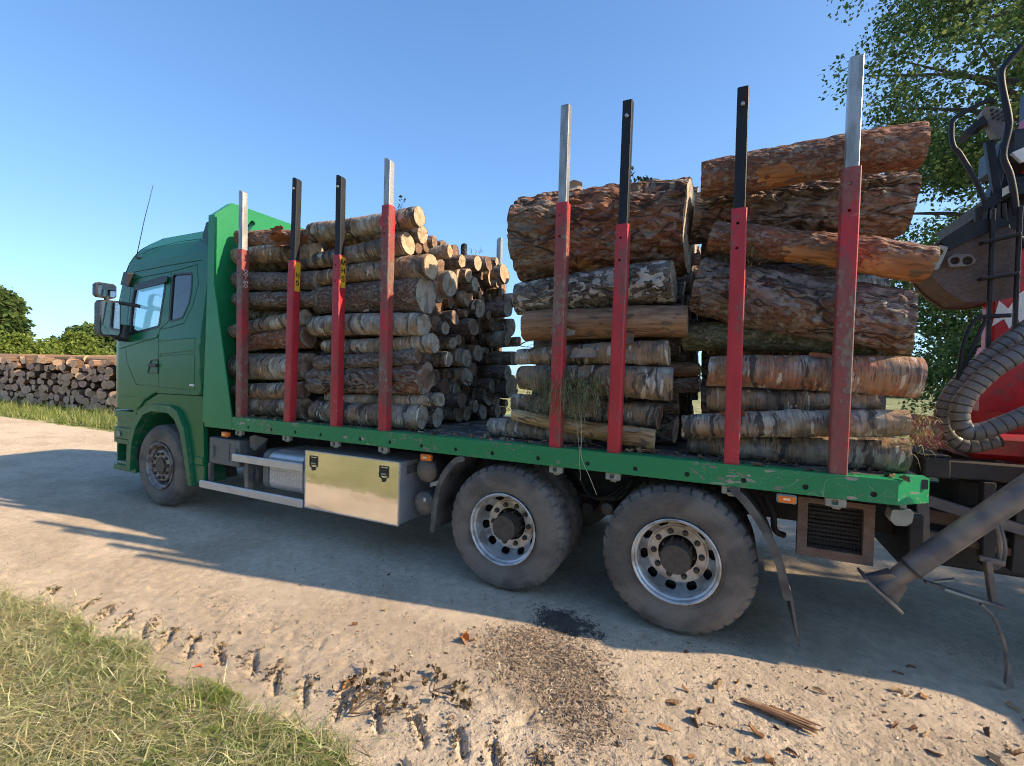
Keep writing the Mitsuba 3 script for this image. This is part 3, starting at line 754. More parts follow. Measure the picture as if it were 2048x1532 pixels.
    part('wheel_arch', U(ext_xz(arch, -.012, .06), ext_xz(sg.Polygon(outer + [(x * .985 - .093, z * .985) for x, z in inner_]).buffer(0), .06, .42)) - ext_xz(sg.box(-6.287, 1.2, -6.279, 1.4), -.1, .3) , 'paint_trim', smooth=25)
    well = sg.LineString(inner_).buffer(.012, cap_style=2)
    part('wheel_well', ext_xz(well, .06, .62), 'chassis')
    sk = rounded([(-6.98, 1.22), (-6.62, 1.36), (-6.4, 1.45), (-5.46, 1.46), (-5.4, .38), (-5.6, .36), (-5.68, .7), (-5.78, 1.06), (-5.92, 1.24), (-6.06, 1.30), (-6.5, 1.30), (-6.74, 1.24), (-6.96, 1.0)], .01)
    part('cab_skirt', U(ext_xz(sk, .035, .09), box(-5.6, -5.40, .028, .05, .40, .62, .01), box(-5.58, -5.42, .02, .05, .62, .72, .008)), 'paint_cab', smooth=25)
    bp = sg.Polygon([(-7.62, .03), (-6.9, .03), (-6.9, 2.47), (-7.62, 2.47)]).buffer(-.22).buffer(.22, quad_segs=8).union(sg.box(-7.2, .03, -6.9, 2.47))
    bmp = U(ext_xy(bp.buffer(-.03), .40, 1.17), ext_xy(bp, .80, .945), ext_xy(bp, .74, .79), ext_xy(bp, .36, .43), ext_xy(bp, 1.10, 1.18))
    bmp = bmp - box(-7.42, -7.02, -.2, .2, .46, .72, .03)
    part('bumper', bmp, 'paint_trim', smooth=20, label='green front bumper with step recesses')
    part('step', box(-7.40, -7.03, .05, .19, .455, .475, .004), 'pale_metal')
    part('reflector', box(-7.36, -7.27, .015, .028, .83, .90, .004), 'pale_metal')
    # mirrors
    k = part('mirror', cat([mman(m3.Manifold.hull_points(np.array([[-7.02 + dx, -.213 + sy * .112 * a, 2.418 + sz * .23 * b] for dx in (0, -.09, -.14) for sy in (-1, 1) for sz in (-1, 1) for a, b in ((1, .8), (.8, 1))])))]), 'black_plastic', smooth=35)
    part('glass', m3.Manifold.hull_points(np.array([[-7.018 + dx, -.213 + sy * .098 * a, 2.418 + sz * .213 * b] for dx in (0, .006) for sy in (-1, 1) for sz in (-1, 1) for a, b in ((1, .84), (.84, 1))])), 'mirror_glass', k)
    k = part('mirror', m3.Manifold.hull_points(np.array([[-7.1 + dx, -.222 + sy * .108 * a, 2.785 + sz * .095 * b] for dx in (0, -.07, -.1) for sy in (-1, 1) for sz in (-1, 1) for a, b in ((1, .7), (.75, 1))])), 'black_plastic', smooth=35)
    part('glass', m3.Manifold.hull_points(np.array([[-7.098 + dx, -.222 + sy * .093 * a, 2.785 + sz * .08 * b] for dx in (0, .005) for sy in (-1, 1) for sz in (-1, 1) for a, b in ((1, .75), (.75, 1))])), 'mirror_glass', k)
    part('mirror_arm', tman_u([tube([[-7.12, -.2, 2.64], [-7.02, -.08, 2.635], [-6.95, .09, 2.615]], .024, 8), tube([[-7.12, -.21, 2.72], [-7.12, -.21, 2.60]], .03, 8),
                            tube([[-7.1, -.2, 2.23], [-7.12, -.06, 2.18], [-7.12, .07, 2.2]], [.03, .05, .075], 10), tube([[-7.12, -.02, 2.18], [-7.11, -.02, 2.36]], [.06, .055], 10), tube([[-7.14, -.2, 2.22], [-7.14, -.2, 2.66]], .02, 8)]), 'black_plastic', smooth=50)


build_cab()


# --- bed: deck, side rails with holes, head board with gussets
HOLES = [-4.563, -4.185, -3.815, -3.444, -2.917, -2.552, -2.188, -1.826, -1.465, -1.053, -.647, -.29, .063, .415, .763, 1.11]
BRACKETS = [-4.757, -3.973, -3.27, -2.647, -.909, -.456, .339, .927]
for sgn in (0, 1):
    ymap = (lambda a: a) if sgn == 0 else (lambda a: W_T - a)
    plate = sg.box(-5.36, 1.102, 1.225, 1.237)
    for h in HOLES: plate = plate.difference(sg.Point(h, 1.152).buffer(.0175, quad_segs=6))
    y0, y1 = sorted((ymap(0.0), ymap(.012)))
    rail = U(ext_xz(plate, y0, y1), ext_xy(sg.Polygon([(-5.36, ymap(0.0)), (1.223, ymap(0.0)), (1.225, ymap(.13)), (-5.36, ymap(.13))]), 1.236, 1.248))
    end = [(1.225, ymap(0.0)), (1.42, ymap(.18)), (1.41, ymap(.19)), (1.215, ymap(.012))]
    rail = U(rail, ext_xy(sg.Polygon(end), 1.102, 1.2365), ext_xy(sg.Polygon([(1.2, ymap(0)), (1.224, ymap(0.0)), (1.42, ymap(.18)), (1.42, ymap(.3)), (1.2, ymap(.3))]), 1.236, 1.2485))
    part('side_rail', rail, 'paint_rail')
    ya, yb = sorted((ymap(.014), ymap(.05)))
    part('rail_channel', box(-5.36, 1.2, ya, yb, 1.104, 1.235), 'chassis')
ends = ext_xy(sg.Polygon([(1.42, .18), (1.42, 2.32), (1.40, 2.32), (1.40, .18)]), 1.102, 1.236)
part('rear_beam', ends, 'paint_rail')
part('deck', box(-5.2, 1.399, .131, W_T - .131, 1.19, 1.2465), 'deck_top', label='dark dirty steel deck littered with bark')
for y in (.82, 1.60):
    part('subframe', box(-5.3, 1.38, y, y + .09, 1.0, 1.188), 'chassis')
    part('frame_rail', box(-7.2, 2.9, y, y + .08, .72, .998), 'chassis')
for i, x in enumerate(BRACKETS):
    b = U(box(x - .055, x + .055, .014, .06, 1.045, 1.102, .006) - box(x - .022, x + .012, -.01, .045, 1.058, 1.09), box(x - .02, x + .03, .02, .05, 1.03, 1.05, .008))
    part('stake_bracket', b, 'pale_metal')
hb = sg.Polygon([(0, 1.10), (0, 3.61), (.21, 3.815), (2.29, 3.815), (2.5, 3.61), (2.5, 1.10)])
for yc in (.44, 1.1, 1.75, 2.12):
    hb = hb.difference(sg.LineString([(yc - .025, 3.57), (yc + .035, 3.655)]).buffer(.03))
board = ext_yz(hb, -5.235, -5.215)
rim = ext_yz(hb.buffer(.001).difference(hb.buffer(-.012)).intersection(sg.box(-1, 1.3, 4, 4)), -5.325, -5.235)
gus = rounded([(-5.33, 3.615), (-5.215, 3.60), (-5.215, 2.80), (-5.20, 2.76), (-4.85, 1.235), (-4.85, 1.105), (-5.31, 1.105), (-5.395, 1.17), (-5.335, 2.78)], .006)
head = part('headboard', U(board, rim), 'paint_board', label='green steel headboard with slanted top corners')
part('gusset', ext_xz(gus, -.004, .010), 'paint_board', head); part('gusset', ext_xz(gus, W_T - .010, W_T + .004), 'paint_board', head)

# --- stakes: (x, top of the red sleeve, top of the extension, steel?, worn?)
STAKES = [(-4.765, 3.165, 3.84, True, True, -.03), (-3.97, 2.97, 3.845, False, False, .05), (-3.29, 2.97, 3.77, False, False, .0), (-2.665, 3.385, 3.83, True, True, -.01),
          (-.925, 3.17, 3.93, True, True, .01), (-.46, 2.945, 3.855, False, False, .03), (.338, 2.96, 3.767, False, False, -.003), (.935, 3.13, 3.804, True, True, .02)]


def stake(i, x, zs, zt, steel, worn, lean, far=False):
    w, d, y0 = .048, .095, (.012 if not far else W_T - .107)
    prof = rounded([(x - w, y0), (x + w, y0), (x + w, y0 + d), (x - w, y0 + d)], .014, 3)
    def leaning(m): return m.transform(np.array([[1, 0, lean / 2.6, -lean / 2.6 * 1.25], [0, 1, 0, 0], [0, 0, 1, 0]], float))
    body = ext_xy(prof, 1.2, zs)
    holes = U(*[ext_xz(sg.Point(x - .008, zs - h).buffer(.010, quad_segs=4), y0 - .01, y0 + .03) for h in (.1, .265)])
    body = body - holes
    if worn and steel and i == 3:
        body = U(body, ext_xz(sg.Point(x - .012, zs - .15).buffer(.058), y0 - .006, y0 + d + .004))
    k = part('stake', leaning(body), 'paint_red_worn' if worn else 'paint_red', smooth=25, label=('worn red stake with a grey steel extension' if steel else 'bright red stake with a black extension'))
    pe = rounded([(x - w + .012, y0 + .012), (x + w - .012, y0 + .012), (x + w - .012, y0 + d - .012), (x - w + .012, y0 + d - .012)], .01, 3)
    e = ext_xy(pe, zs - .1, zt)
    if far or i in (0, 1, 2, 3): e = e - ext_xz(sg.Polygon([(x + .0, zt + .001), (x + .2, zt + .001), (x + .2, zt - .16)]) if not far else sg.Polygon([(x - .2, zt - .16), (x - .2, zt + .001), (x + .0, zt + .001)]), y0 - .1, y0 + .2)
    part('extension', leaning(e), 'steel_galv' if steel else 'steel_black', k, smooth=25)
    if not far and not steel:
        part('bolt', leaning(U(m3.Manifold.cylinder(.02, .012, .012, 10).rotate([90, 0, 0]).translate([x + .0, y0 + .014, zt - .12]))), 'steel_galv', k)
    if not far and i in (1, 2):
        xs = x + w + lean * .6
        ys, yw = y0 + .016, .066
        pl = part('sticker', leaning(box(x + w, x + w + .0015, ys, ys + yw, zs - .325, zs - .015)), 'yellow_print', k)
        for n_, ch in enumerate('MHS'):
            t_ = meshkit.text_mesh(ch, .052, .002, bold=True)
            t_.apply_translation([-t_.bounds[:, 0].mean(), 0, 0])
            t_.apply_transform(np.array([[0, 0, 1, x + w + .0014 + lean * .58], [1, 0, 0, ys + yw / 2], [0, 1, 0, zs - .095 - n_ * .083], [0, 0, 0, 1.]]))
            part('letter', t_, 'black_print', k)
    if not far and i == 0:
        t_ = meshkit.text_mesh('00-50', .048, .0015)
        # reads downwards on the side that faces the rear
        t_.apply_transform(np.array([[0, 0, 1, x + w + .0004 - .018], [0, 1, 0, y0 + .024], [-1, 0, 0, zs - .22], [0, 0, 0, 1.]]))
        part('number', t_, 'white_print', k)


for i, s in enumerate(STAKES): stake(i, *s)
FAR = [(-4.7, 2.97, 3.7, True, True), (-3.95, 2.97, 3.7, False, False), (-3.295, 2.97, 3.725, False, False), (-2.70, 3.17, 3.745, True, True), (-.93, 3.0, 3.7, True, True), (-.45, 2.97, 3.72, False, False), (.34, 2.96, 3.7, False, False), (.93, 3.13, 3.7, True, True)]
for i, s in enumerate(FAR): stake(i, *s, 0.0, far=True)


# --- wheels
def tyre_mesh(y0, R=.5275, w=.30, lugs=True, n=216, flip=False):
    prof = [(.040, .292), (.018, .305), (.012, .330), (.008, .335), (.009, .341), (.004, .37), (.001, .395), (-.001, .398), (-.001, .404), (.001, .407), (.0, .43), (.004, .455), (.012, .476), (.010, .479), (.012, .485), (.026, .497), (.036, .508), (.046, .519), (.062, .5245), (.085, .5265), (.115, .5275), (.15, .5275)]
    full = prof + [(w - y, r) for y, r in prof[::-1]]
    P = np.array(full); m = len(P)
    ang = np.arange(n) * 2 * PI / n
    r = np.repeat(P[:, 1][:, None], n, 1) * (R / .5275); y = np.repeat(P[:, 0][:, None], n, 1)
    # side wall rings
    if lugs:
        ph = np.arange(n) % 6
        for i in range(m):
            yy = P[i, 0]; a = min(yy, w - yy)
            shift = 3 if yy > w / 2 else 0
            if .024 < a < .115: r[i] -= np.where((ph + shift) % 6 < 1, .017, 0.0)
            elif a >= .115: r[i] -= np.where(((ph + 2) % 6) < 1, .010, 0.0)
    V = np.stack([r * np.cos(ang), y + y0, r * np.sin(ang)], -1).reshape(-1, 3)
    F = []
    for i in range(m - 1):
        for j in range(n):
            a, b, c, d = i * n + j, i * n + (j + 1) % n, (i + 1) * n + (j + 1) % n, (i + 1) * n + j
            F += [[a, b, c], [a, c, d]]
    return trimesh.Trimesh(V, F, process=False)


TY_REAR, TY_FRONT = tyre_mesh(0.0), tyre_mesh(0.0, lugs=False, n=96)


def moved(m, x, y, z, mirror=False):
    m = m.copy()
    if mirror:
        m.apply_transform(np.diag([1, -1, 1, 1.0]))
        if m.volume < 0: m.invert()
    m.apply_translation([x, y, z]); return m


def revolve_solid(prof, n=64):
    """A solid of revolution about y from a closed (r, y) outline."""
    return m3.CrossSection([np.array(prof, float).tolist()], m3.FillRule.NonZero).revolve(n).transform(np.array([[1, 0, 0, 0], [0, 0, 1, 0], [0, 1, 0, 0]], float))


def cyl_y(x, z, r, y0, y1, n=16, r2=None):
    return m3.Manifold.cylinder(y1 - y0, r if r2 is None else r2, r, n).rotate([90, 0, 0]).translate([x, y1, z])


def rear_parts():
    rim = revolve_solid([(.299, .006), (.301, .0), (.292, -.004), (.284, .004), (.279, .03), (.268, .038), (.263, .052), (.264, .115), (.254, .142), (.214, .186), (.203, .188), (.198, .178), (.136, .178),
                         (.136, .190), (.196, .190), (.205, .200), (.222, .198), (.262, .152), (.274, .118), (.274, .066), (.288, .045), (.292, .012)])
    cut = []
    for i in range(10):
        a = i * 2 * PI / 10 + .15
        c = m3.Manifold.hull(U(*[cyl_y(.238 * math.cos(a + s), .238 * math.sin(a + s), .024, .08, .3, 16) for s in (-.06, .06)]))
        cut.append(c)
    rim = rim - U(*cut)
    nuts = [U(cyl_y(.167 * math.cos(a), .167 * math.sin(a), .017, .150, .179, 6), cyl_y(.167 * math.cos(a), .167 * math.sin(a), .022, .170, .179, 12)) for a in np.arange(10) * 2 * PI / 10]
    hub = U(cyl_y(0, 0, .108, .10, .24, 32), cyl_y(0, 0, .104, .06, .12, 28), cyl_y(0, 0, .104, .035, .06, 28, .03), *[cyl_y(.118 * math.cos(a), .118 * math.sin(a), .009, .12, .2, 6) for a in np.arange(10) * 2 * PI / 10])
    back = revolve_solid([(.27, .24), (.27, .25), (.05, .25), (.05, .24)], 32)
    return mman(rim), [mman(n_) for n_ in nuts], mman(hub), mman(back)


def front_parts():
    rim = revolve_solid([(.299, .006), (.301, .0), (.290, -.004), (.283, .004), (.277, .03), (.255, .05), (.246, .10), (.228, .135), (.214, .120), (.208, .06), (.200, .035), (.188, .028), (.118, .028),
                         (.118, .04), (.185, .04), (.196, .065), (.2, .13), (.225, .16), (.258, .13), (.268, .055), (.288, .04), (.292, .012)])
    nuts = [U(cyl_y(.158 * math.cos(a), .158 * math.sin(a), .017, -.002, .03, 6), cyl_y(.158 * math.cos(a), .158 * math.sin(a), .023, .018, .03, 12)) for a in np.arange(10) * 2 * PI / 10 + .1]
    hub = U(cyl_y(0, 0, .117, .03, .2, 32), cyl_y(0, 0, .098, .012, .06, 28, .09))
    return mman(rim), [mman(n_) for n_ in nuts], mman(hub), mman(revolve_solid([(.262, .16), (.262, .17), (.05, .17), (.05, .16)], 32))


RP, FP = rear_parts(), front_parts()


def wheel(x, far, rear):
    y, mir = (W_T, True) if far else (0.0, False)
    k = numbered(f'{TRUCK}__' + ('rear_wheel' if rear else 'front_wheel'))
    ty, (rim, nuts, hub, back) = (TY_REAR, RP) if rear else (TY_FRONT, FP)
    obj('tyre', moved(ty, x, y, .5275, mir), 'rubber', k, smooth=24)
    if rear: obj('inner_tyre', moved(ty, x, y + (-.345 if far else .345), .5275, mir), 'rubber', k, smooth=40)
    obj('rim', moved(rim, x, y, .5275, mir), 'rim_steel' if rear else 'wheel_front', k, smooth=30)
    if not far:
        for n_ in nuts: obj('wheel_nut', moved(n_, x, y, .5275), 'hub_grease', k)
    obj('hub', moved(hub, x, y, .5275, mir), 'hub_grease', k, smooth=30)
    obj('brake_drum', moved(back, x, y, .5275, mir), 'chassis', k)


for far in (False, True):
    for x in (0.0, -1.36): wheel(x, far, True)
    wheel(-6.294, far, False)
for x in (0.0, -1.36, -6.294):
    part('axle', cat([tube([[x, .3, .5275], [x, 2.2, .5275]], .07, 12), trimesh.creation.icosphere(2, .2).apply_translation([x, 1.25, .53])]), 'chassis', smooth=50)
for x in (-.68,):
    for s in (.75, 1.65): part('leaf_spring', U(*[box(x - .62 + .07 * j, x + .62 - .07 * j, s, s + .09, .70 - .022 * j, .718 - .022 * j, .003) for j in range(7)]), 'rust')

# --- mudguards
def guard(path, y0, y1, t=.008, lip=.05):
    ln = sg.LineString(smooth_path([(a, b, 0) for a, b in path], 6)[:, :2])
    m = ext_xz(ln.buffer(t, cap_style=2), y0, y1)
    lipm = ext_xz(ln.buffer(lip / 2, cap_style=1), y0 - .006, y0 + .01)
    return U(m, lipm)
part('mudguard', guard([(-1.76, 1.075), (-1.83, 1.045), (-1.95, .9), (-2.02, .68), (-2.045, .41)], .0, .64), 'mudguard', smooth=30)
part('mudguard', guard([(.36, 1.08), (.44, 1.0), (.55, .84), (.63, .66), (.685, .44)], .0, .64), 'mudguard', smooth=30)
part('mud_flap', ext_xz(sg.Polygon([(.695, .47), (.715, .45), (.770, .13), (.758, .13)]), .02, .62), 'mudguard', label='grey rubber mud flap behind the last wheel')

# --- things slung under the bed
boxp = sg.box(-3.67, .375, -2.44, .97)
tb = part('toolbox', U(box(-3.665, -2.445, .026, .52, .38, .968, .006)), 'aluminium', label='polished steel toolbox')
part('lid', box(-3.67, -2.44, .012, .026, .375, .972, .004), 'stainless', tb, label='mirror polished toolbox lid reflecting grass and sand')
part('lid_trim', ext_xz(sg.box(-3.672, .373, -2.438, .974).difference(sg.box(-3.66, .385, -2.45, .962)), .0095, .0119), 'aluminium', tb)
part('maker_plate', box(-2.4399, -2.4375, .12, .3, .84, .92, .0008), 'grey_plastic', tb)
for x, z in ((-3.545, .86), (-2.62, .855)):
    sh = sg.Polygon([(x - .055, z + .065), (x + .055, z + .065), (x + .055, z - .04), (x, z - .075), (x - .055, z - .04)])
    lt = part('latch', U(ext_xz(sh.difference(sh.buffer(-.009)), .004, .0119), box(x - .035, x + .035, .006, .0119, z - .03, z + .045), box(x - .02, x + .02, -.004, .0119, z - .085, z - .05, .006)), 'black_plastic', tb)
    part('latch_plate', box(x - .031, x + .031, .004, .008, z - .025, z - .012), 'pale_metal', lt) if False else part('latch_plate', box(x - .031, x + .031, .003, .0065, z - .02, z - .004, .001), 'pale_metal', tb)
for (x0, x1, z0, z1) in ((-4.835, -3.70, .742, .828), (-5.435, -3.69, .362, .452)):
    part('side_guard', U(box(x0, x1, -.005, .02, z0, z1, .006), box(x0 + .002, x1 - .002, -.008, -.004, z0 + .004, z1 - .012, .002)), 'aluminium', label='pale aluminium side guard rail')
tank = rounded([(.06, .47), (.06, .90), (.62, .90), (.62, .47)], .09)
tk = part('fuel_tank', ext_yz(tank, -4.28, -3.76), 'aluminium', smooth=30, label='fuel tank of chequered aluminium plate')
chk = []
rngc = random.Random(2)
for i in range(12):
    for j in range(9): chk.append(box(-4.265 + i * .043, -4.265 + i * .043 + .033, .052, .0599, .545 + j * .034, .545 + j * .034 + .02, .004) if (i + j) % 2 == 0 else box(-4.265 + i * .043 + .008, -4.265 + i * .043 + .024, .052, .0599, .54 + j * .034, .54 + j * .034 + .03, .004))
    for j in range(10): chk.append(box(-4.265 + i * .043, -4.265 + i * .043 + .033, .15 + j * .042, .15 + j * .042 + .02, .9001, .908, .004))
kk = part('chequer', cat([mman(c_) for c_ in chk]), 'aluminium', tk); labels[kk] = {'label': 'raised chequer pattern of the tank plate', 'kind': 'stuff'}
for x in (-4.37, -3.745): part('tank_strap', ext_yz(tank.buffer(.012).difference(tank.buffer(.001)), x, x + .085), 'grey_plastic', tk, smooth=30)
part('battery_cover', U(box(-5.345, -4.785, .05, .4, .66, .975, .01), box(-5.0, -4.96, .042, .051, .72, .93), *[box(x, x + .035, .03, .051, .74, .88, .006) for x in (-5.27, -4.86)]), 'grey_plastic')
part('guard_post', box(-4.66, -4.6, .03, .1, .40, .76, .004), 'dusty_steel'); part('guard_post', box(-5.36, -5.32, .05, .1, .4, .66, .004), 'dusty_steel')
for k_, (x, y, z, r, l) in enumerate([(-2.27, .22, .885, .125, .2), (-2.29, .22, .565, .125, .2), (-4.72, .16, .58, .14, .3)]):
    t_ = part('air_tank', lathe_y([(y - .06, .001), (y - .055, .03), (y - .052, .032), (y - .045, .6 * r), (y - .02, .9 * r), (y + .01, r), (y + l, r), (y + l, .001)], 32, x, z), 'dusty_steel', smooth=30)
    if k_: part('label_plate', box(x + .02, x + .045, y - .058, y - .046, z + .03, z + .065), 'white_print', t_)
part('brake_chamber', lathe_y([(.46, .001), (.46, .02), (.468, .05), (.5, .058), (.56, .058), (.6, .075), (.64, .075), (.66, .05), (.8, .04)], 24, -.60, .69), 'dusty_steel', smooth=30)
part('brake_chamber', lathe_y([(.50, .001), (.50, .05), (.6, .06), (.8, .04)], 24, -.78, .66), 'chassis', smooth=30)
for x, z in ((-4.994, 1.035), (-2.149, 1.048), (.664, 1.062)):
    q = part('side_marker', box(x - .055, x + .055, .0, .05, z - .03, z + .028, .008), 'orange_lens' if x != .664 else 'pale_metal', label='small orange side marker lamp')
    if x == .664: part('lens', box(x - .046, x + .046, -.006, .002, z - .022, z + .02, .004), 'orange_lens', q)
    part('bright_spot', box(x - .02, x + .02, -.009, -.0065 if x == .664 else .0005, z - .007, z + .007, .001), 'lens_spot', q)
part('work_lamp', m3.Manifold.hull_points(np.array([[x, y, z] for x, y, z in [(-4.68, .1, 1.02), (-4.6, .1, 1.05), (-4.62, .12, .86), (-4.7, .12, .9), (-4.58, .2, 1.03), (-4.5, .2, 1.0), (-4.6, .22, .88)]])), 'grey_plastic')
cage = U(ext_xz(sg.box(.757, .64, 1.18, 1.035).difference(sg.box(.815, .70, 1.122, 1.0)), .25, .30))
cg = part('mesh_guard', cage, 'rust', label='rusty square frame holding a wire grid')
wires = [tube([[x, .27, .69], [x, .27, 1.01]], .0018, 4, False) for x in np.arange(.83, 1.12, .021)] + [tube([[.81, .275, z], [1.13, .275, z]], .0018, 4, False) for z in np.arange(.71, 1.0, .021)]
kk = part('wire_grid', cat(wires), 'chassis', cg); labels[kk] = {'label': 'fine wire grid of the guard', 'kind': 'stuff'}
part('oil_cooler', U(*[box(.78, 1.16, .33, .5, .66 + .028 * j, .675 + .028 * j) for j in range(13)], box(.78, 1.16, .36, .5, .65, 1.03)), 'chassis')
part('rear_lamp', U(ext_xz(rounded([(1.225, 1.055), (1.33, 1.06), (1.32, .99), (1.295, .965), (1.24, .96), (1.215, 1.0)], .012), .09, .2), box(1.27, 1.30, .12, .17, 1.05, 1.105)), 'pale_metal', smooth=30)
part('crossmember', U(*[box(x, x + .1, .14, 2.36, 1.1, 1.188) for x in (-4.8, -4.0, -3.3, -2.6, -1.7, -.7, .3, 1.0)]), 'chassis')
for x in (-3.9, -2.9): part('chassis_tank', box(x, x + .7, 1.9, 2.4, .45, .95, .05), 'chassis')
hoses = [tube(smooth_path([(-.4, .5 + .05 * i, .95), (-.5 - .05 * i, .45, .8), (-.75, .5, .78), (-.9, .55, .95)], 5), .012, 6) for i in range(3)] + [tube(smooth_path([(.56, .4, .98), (.62, .38, .86), (.64, .4, .74), (.7, .45, .70)], 5), .022, 7)]
for h_ in hoses: part('brake_hose', h_, 'rubber_black', smooth=50)

# ------------------------------------------------------------------ logs on the truck, every log a thing (bark, two cut ends)
RELIEF = {'pine_huge': (.030, 7), 'pine_plate': (.022, 10), 'pine_red': (.008, 10), 'dark': (.008, 12), 'flaky': (.010, 14), 'mossy': (.008, 12)}
_seed = [100]


def log(name, label, p0, p1, r0, r1, kind, cut0='cut_grey', cut1='cut_grey', nu=44, nv=64, group=None, bend=.012, knots=2, flare=0.0, tilt=.12, scars=()):
    _seed[0] += 1
    rng = np.random.default_rng(_seed[0])
    p0, p1 = np.asarray(p0, float), np.asarray(p1, float)
    L = np.linalg.norm(p1 - p0); d = (p1 - p0) / L
    e1 = np.cross(d, [0, 0, 1.0]); e1 /= np.linalg.norm(e1)
    if e1[1] < 0: e1 = -e1                                   # the seam of the bark lies on the far side
    e2 = np.cross(d, e1)
    th = np.linspace(0, 2 * PI, nu + 1); t = np.linspace(0, 1, nv + 1)
    TH, TT = np.meshgrid(th, t)
    off = rng.random(3) * 50
    r = r0 + (r1 - r0) * TT + flare * np.clip(TT - .8, 0, 1) * r1
    cx, sx = np.cos(TH), np.sin(TH)
    rm = (r0 + r1) / 2
    Q = np.stack([cx * 1.1 + off[0], sx * 1.1 + off[1], TT * L / rm * .35 + off[2]], -1)
    r = r * (1 + .16 * (meshkit.fbm(Q, 3, 5) - .5) + .03 * np.cos(2 * TH + off[0]))
    amp, fr = RELIEF.get(kind, (.004, 12))
    B = np.stack([cx * rm * fr * 1.6 + off[0], sx * rm * fr * 1.6 + off[1], TT * L * fr * .55 + off[2]], -1)
    n1 = meshkit.fbm(B, 3, 7)
    r = r + amp * (np.clip(np.abs(n1 - .5) * 7, 0, 1) - .7) + amp * .8 * (meshkit.fbm(B * 2.3, 2, 9) - .5)
    for _ in range(knots):
        a, b, s = rng.random() * 2 * PI, .1 + .8 * rng.random(), (.03 + .05 * rng.random())
        da = (TH - a + PI) % (2 * PI) - PI
        r = r + .016 * rng.random() * np.exp(-((da * rm) ** 2 + ((TT - b) * L) ** 2) / s ** 2)
    ph = rng.random() * 2 * PI
    ax = p0 + d * (TT * L)[..., None] + (e1 * math.cos(ph) + e2 * math.sin(ph)) * (bend * L * np.sin(PI * TT))[..., None]
    tl = (rng.normal(size=4) * tilt * .5)
    shift = (1 - TT) ** 6 * (tl[0] * cx + tl[1] * sx) * r0 + TT ** 6 * (tl[2] * cx + tl[3] * sx) * r1
    edge = np.exp(-np.minimum(TT, 1 - TT) * L / .012)
    ragged = .008 * (meshkit.noise(np.stack([TH * 4 + off[0], TT * 0, TT * 0 + off[1]], -1), 3) - .5) * edge
    r = r - edge * .004
    V = ax + d * (shift + ragged * np.sign(TT - .5))[..., None] + r[..., None] * (cx[..., None] * e1 + sx[..., None] * e2)
    n = nu + 1
    i, j = np.meshgrid(np.arange(nv), np.arange(nu), indexing='ij')
    a = (i * n + j).ravel(); b = a + 1; c = a + n + 1; dd = a + n
    F = np.vstack([np.stack([a, b, c], 1), np.stack([a, c, dd], 1)])
    mesh = trimesh.Trimesh(V.reshape(-1, 3), F, process=False)
    nn = np.cross(V[1, 0] - V[0, 0], V[0, 1] - V[0, 0]) @ (V[0, 0] - ax[0, 0])
    if nn > 0: F = F[:, ::-1]; mesh = trimesh.Trimesh(V.reshape(-1, 3), F, process=False)
    uv = np.stack([TH * rm + off[0], TT * L + off[1]], -1).reshape(-1, 2)
    k = thing(name, label, 'log', group)
    obj('bark', mesh, BARK[kind], k, smooth=True, uv=uv)
    for (sx_, sz_, lx, lz) in scars:                       # patches where the bark has come off, on the near side
        rg = (meshkit.fbm(V * 9, 3, 61) - .5) * 1.6 + (meshkit.fbm(V * 34, 2, 62) - .5) * 1.5
        e = np.hypot((V[..., 0] - sx_) / lx, (V[..., 2] - sz_) / lz) + rg
        e = np.where(V[..., 1] < ax[..., 1] + .02, e, 9)
        ec = (e[:-1, :-1] + e[1:, :-1] + e[:-1, 1:] + e[1:, 1:]) / 4
        selq = (ec < 1).ravel()
        if not selq.any(): continue
        FQ = np.vstack([F[:len(F) // 2][selq], F[len(F) // 2:][selq]])
        us, inv = np.unique(FQ, return_inverse=True)
        VP = (V + (V - ax) / r[..., None] * .002).reshape(-1, 3)
        obj('bare_patch', trimesh.Trimesh(VP[us], inv.reshape(-1, 3), process=False), BARK['scar'], k, smooth=True, uv=uv[us], label='bare yellow orange patch where the bark is gone')
    for end, row, sgn, cm in ((0, 0, -1, cut0), (1, nv, 1, cut1)):
        if cm is None: continue
        ring = V[row, :-1]; cen = ring.mean(0)
        fr_ = np.array([.985, .9, .7, .45, .2])
        rows = [cen + (ring - cen) * f for f in fr_]
        VV = np.vstack(rows + [cen[None]])
        wob = (meshkit.fbm(VV * 22, 2, 31) - .5) * .010
        VV = VV + d * wob[:, None] - d * sgn * .002
        m = nu; FF = []
        for q in range(len(fr_) - 1):
            for s in range(m):
                s2 = (s + 1) % m
                FF += [[q * m + s, q * m + s2, (q + 1) * m + s2], [q * m + s, (q + 1) * m + s2, (q + 1) * m + s]]
        for s in range(m): FF.append([(len(fr_) - 1) * m + s, (len(fr_) - 1) * m + (s + 1) % m, len(VV) - 1])
        kk = rng.integers(1, 400)
        loc = np.stack([(VV - cen) @ e1 + 10 * kk, (VV - cen) @ e2], -1)
        obj('cut_end', trimesh.Trimesh(VV, FF, process=False), cm, k, smooth=True, uv=loc)
    return k


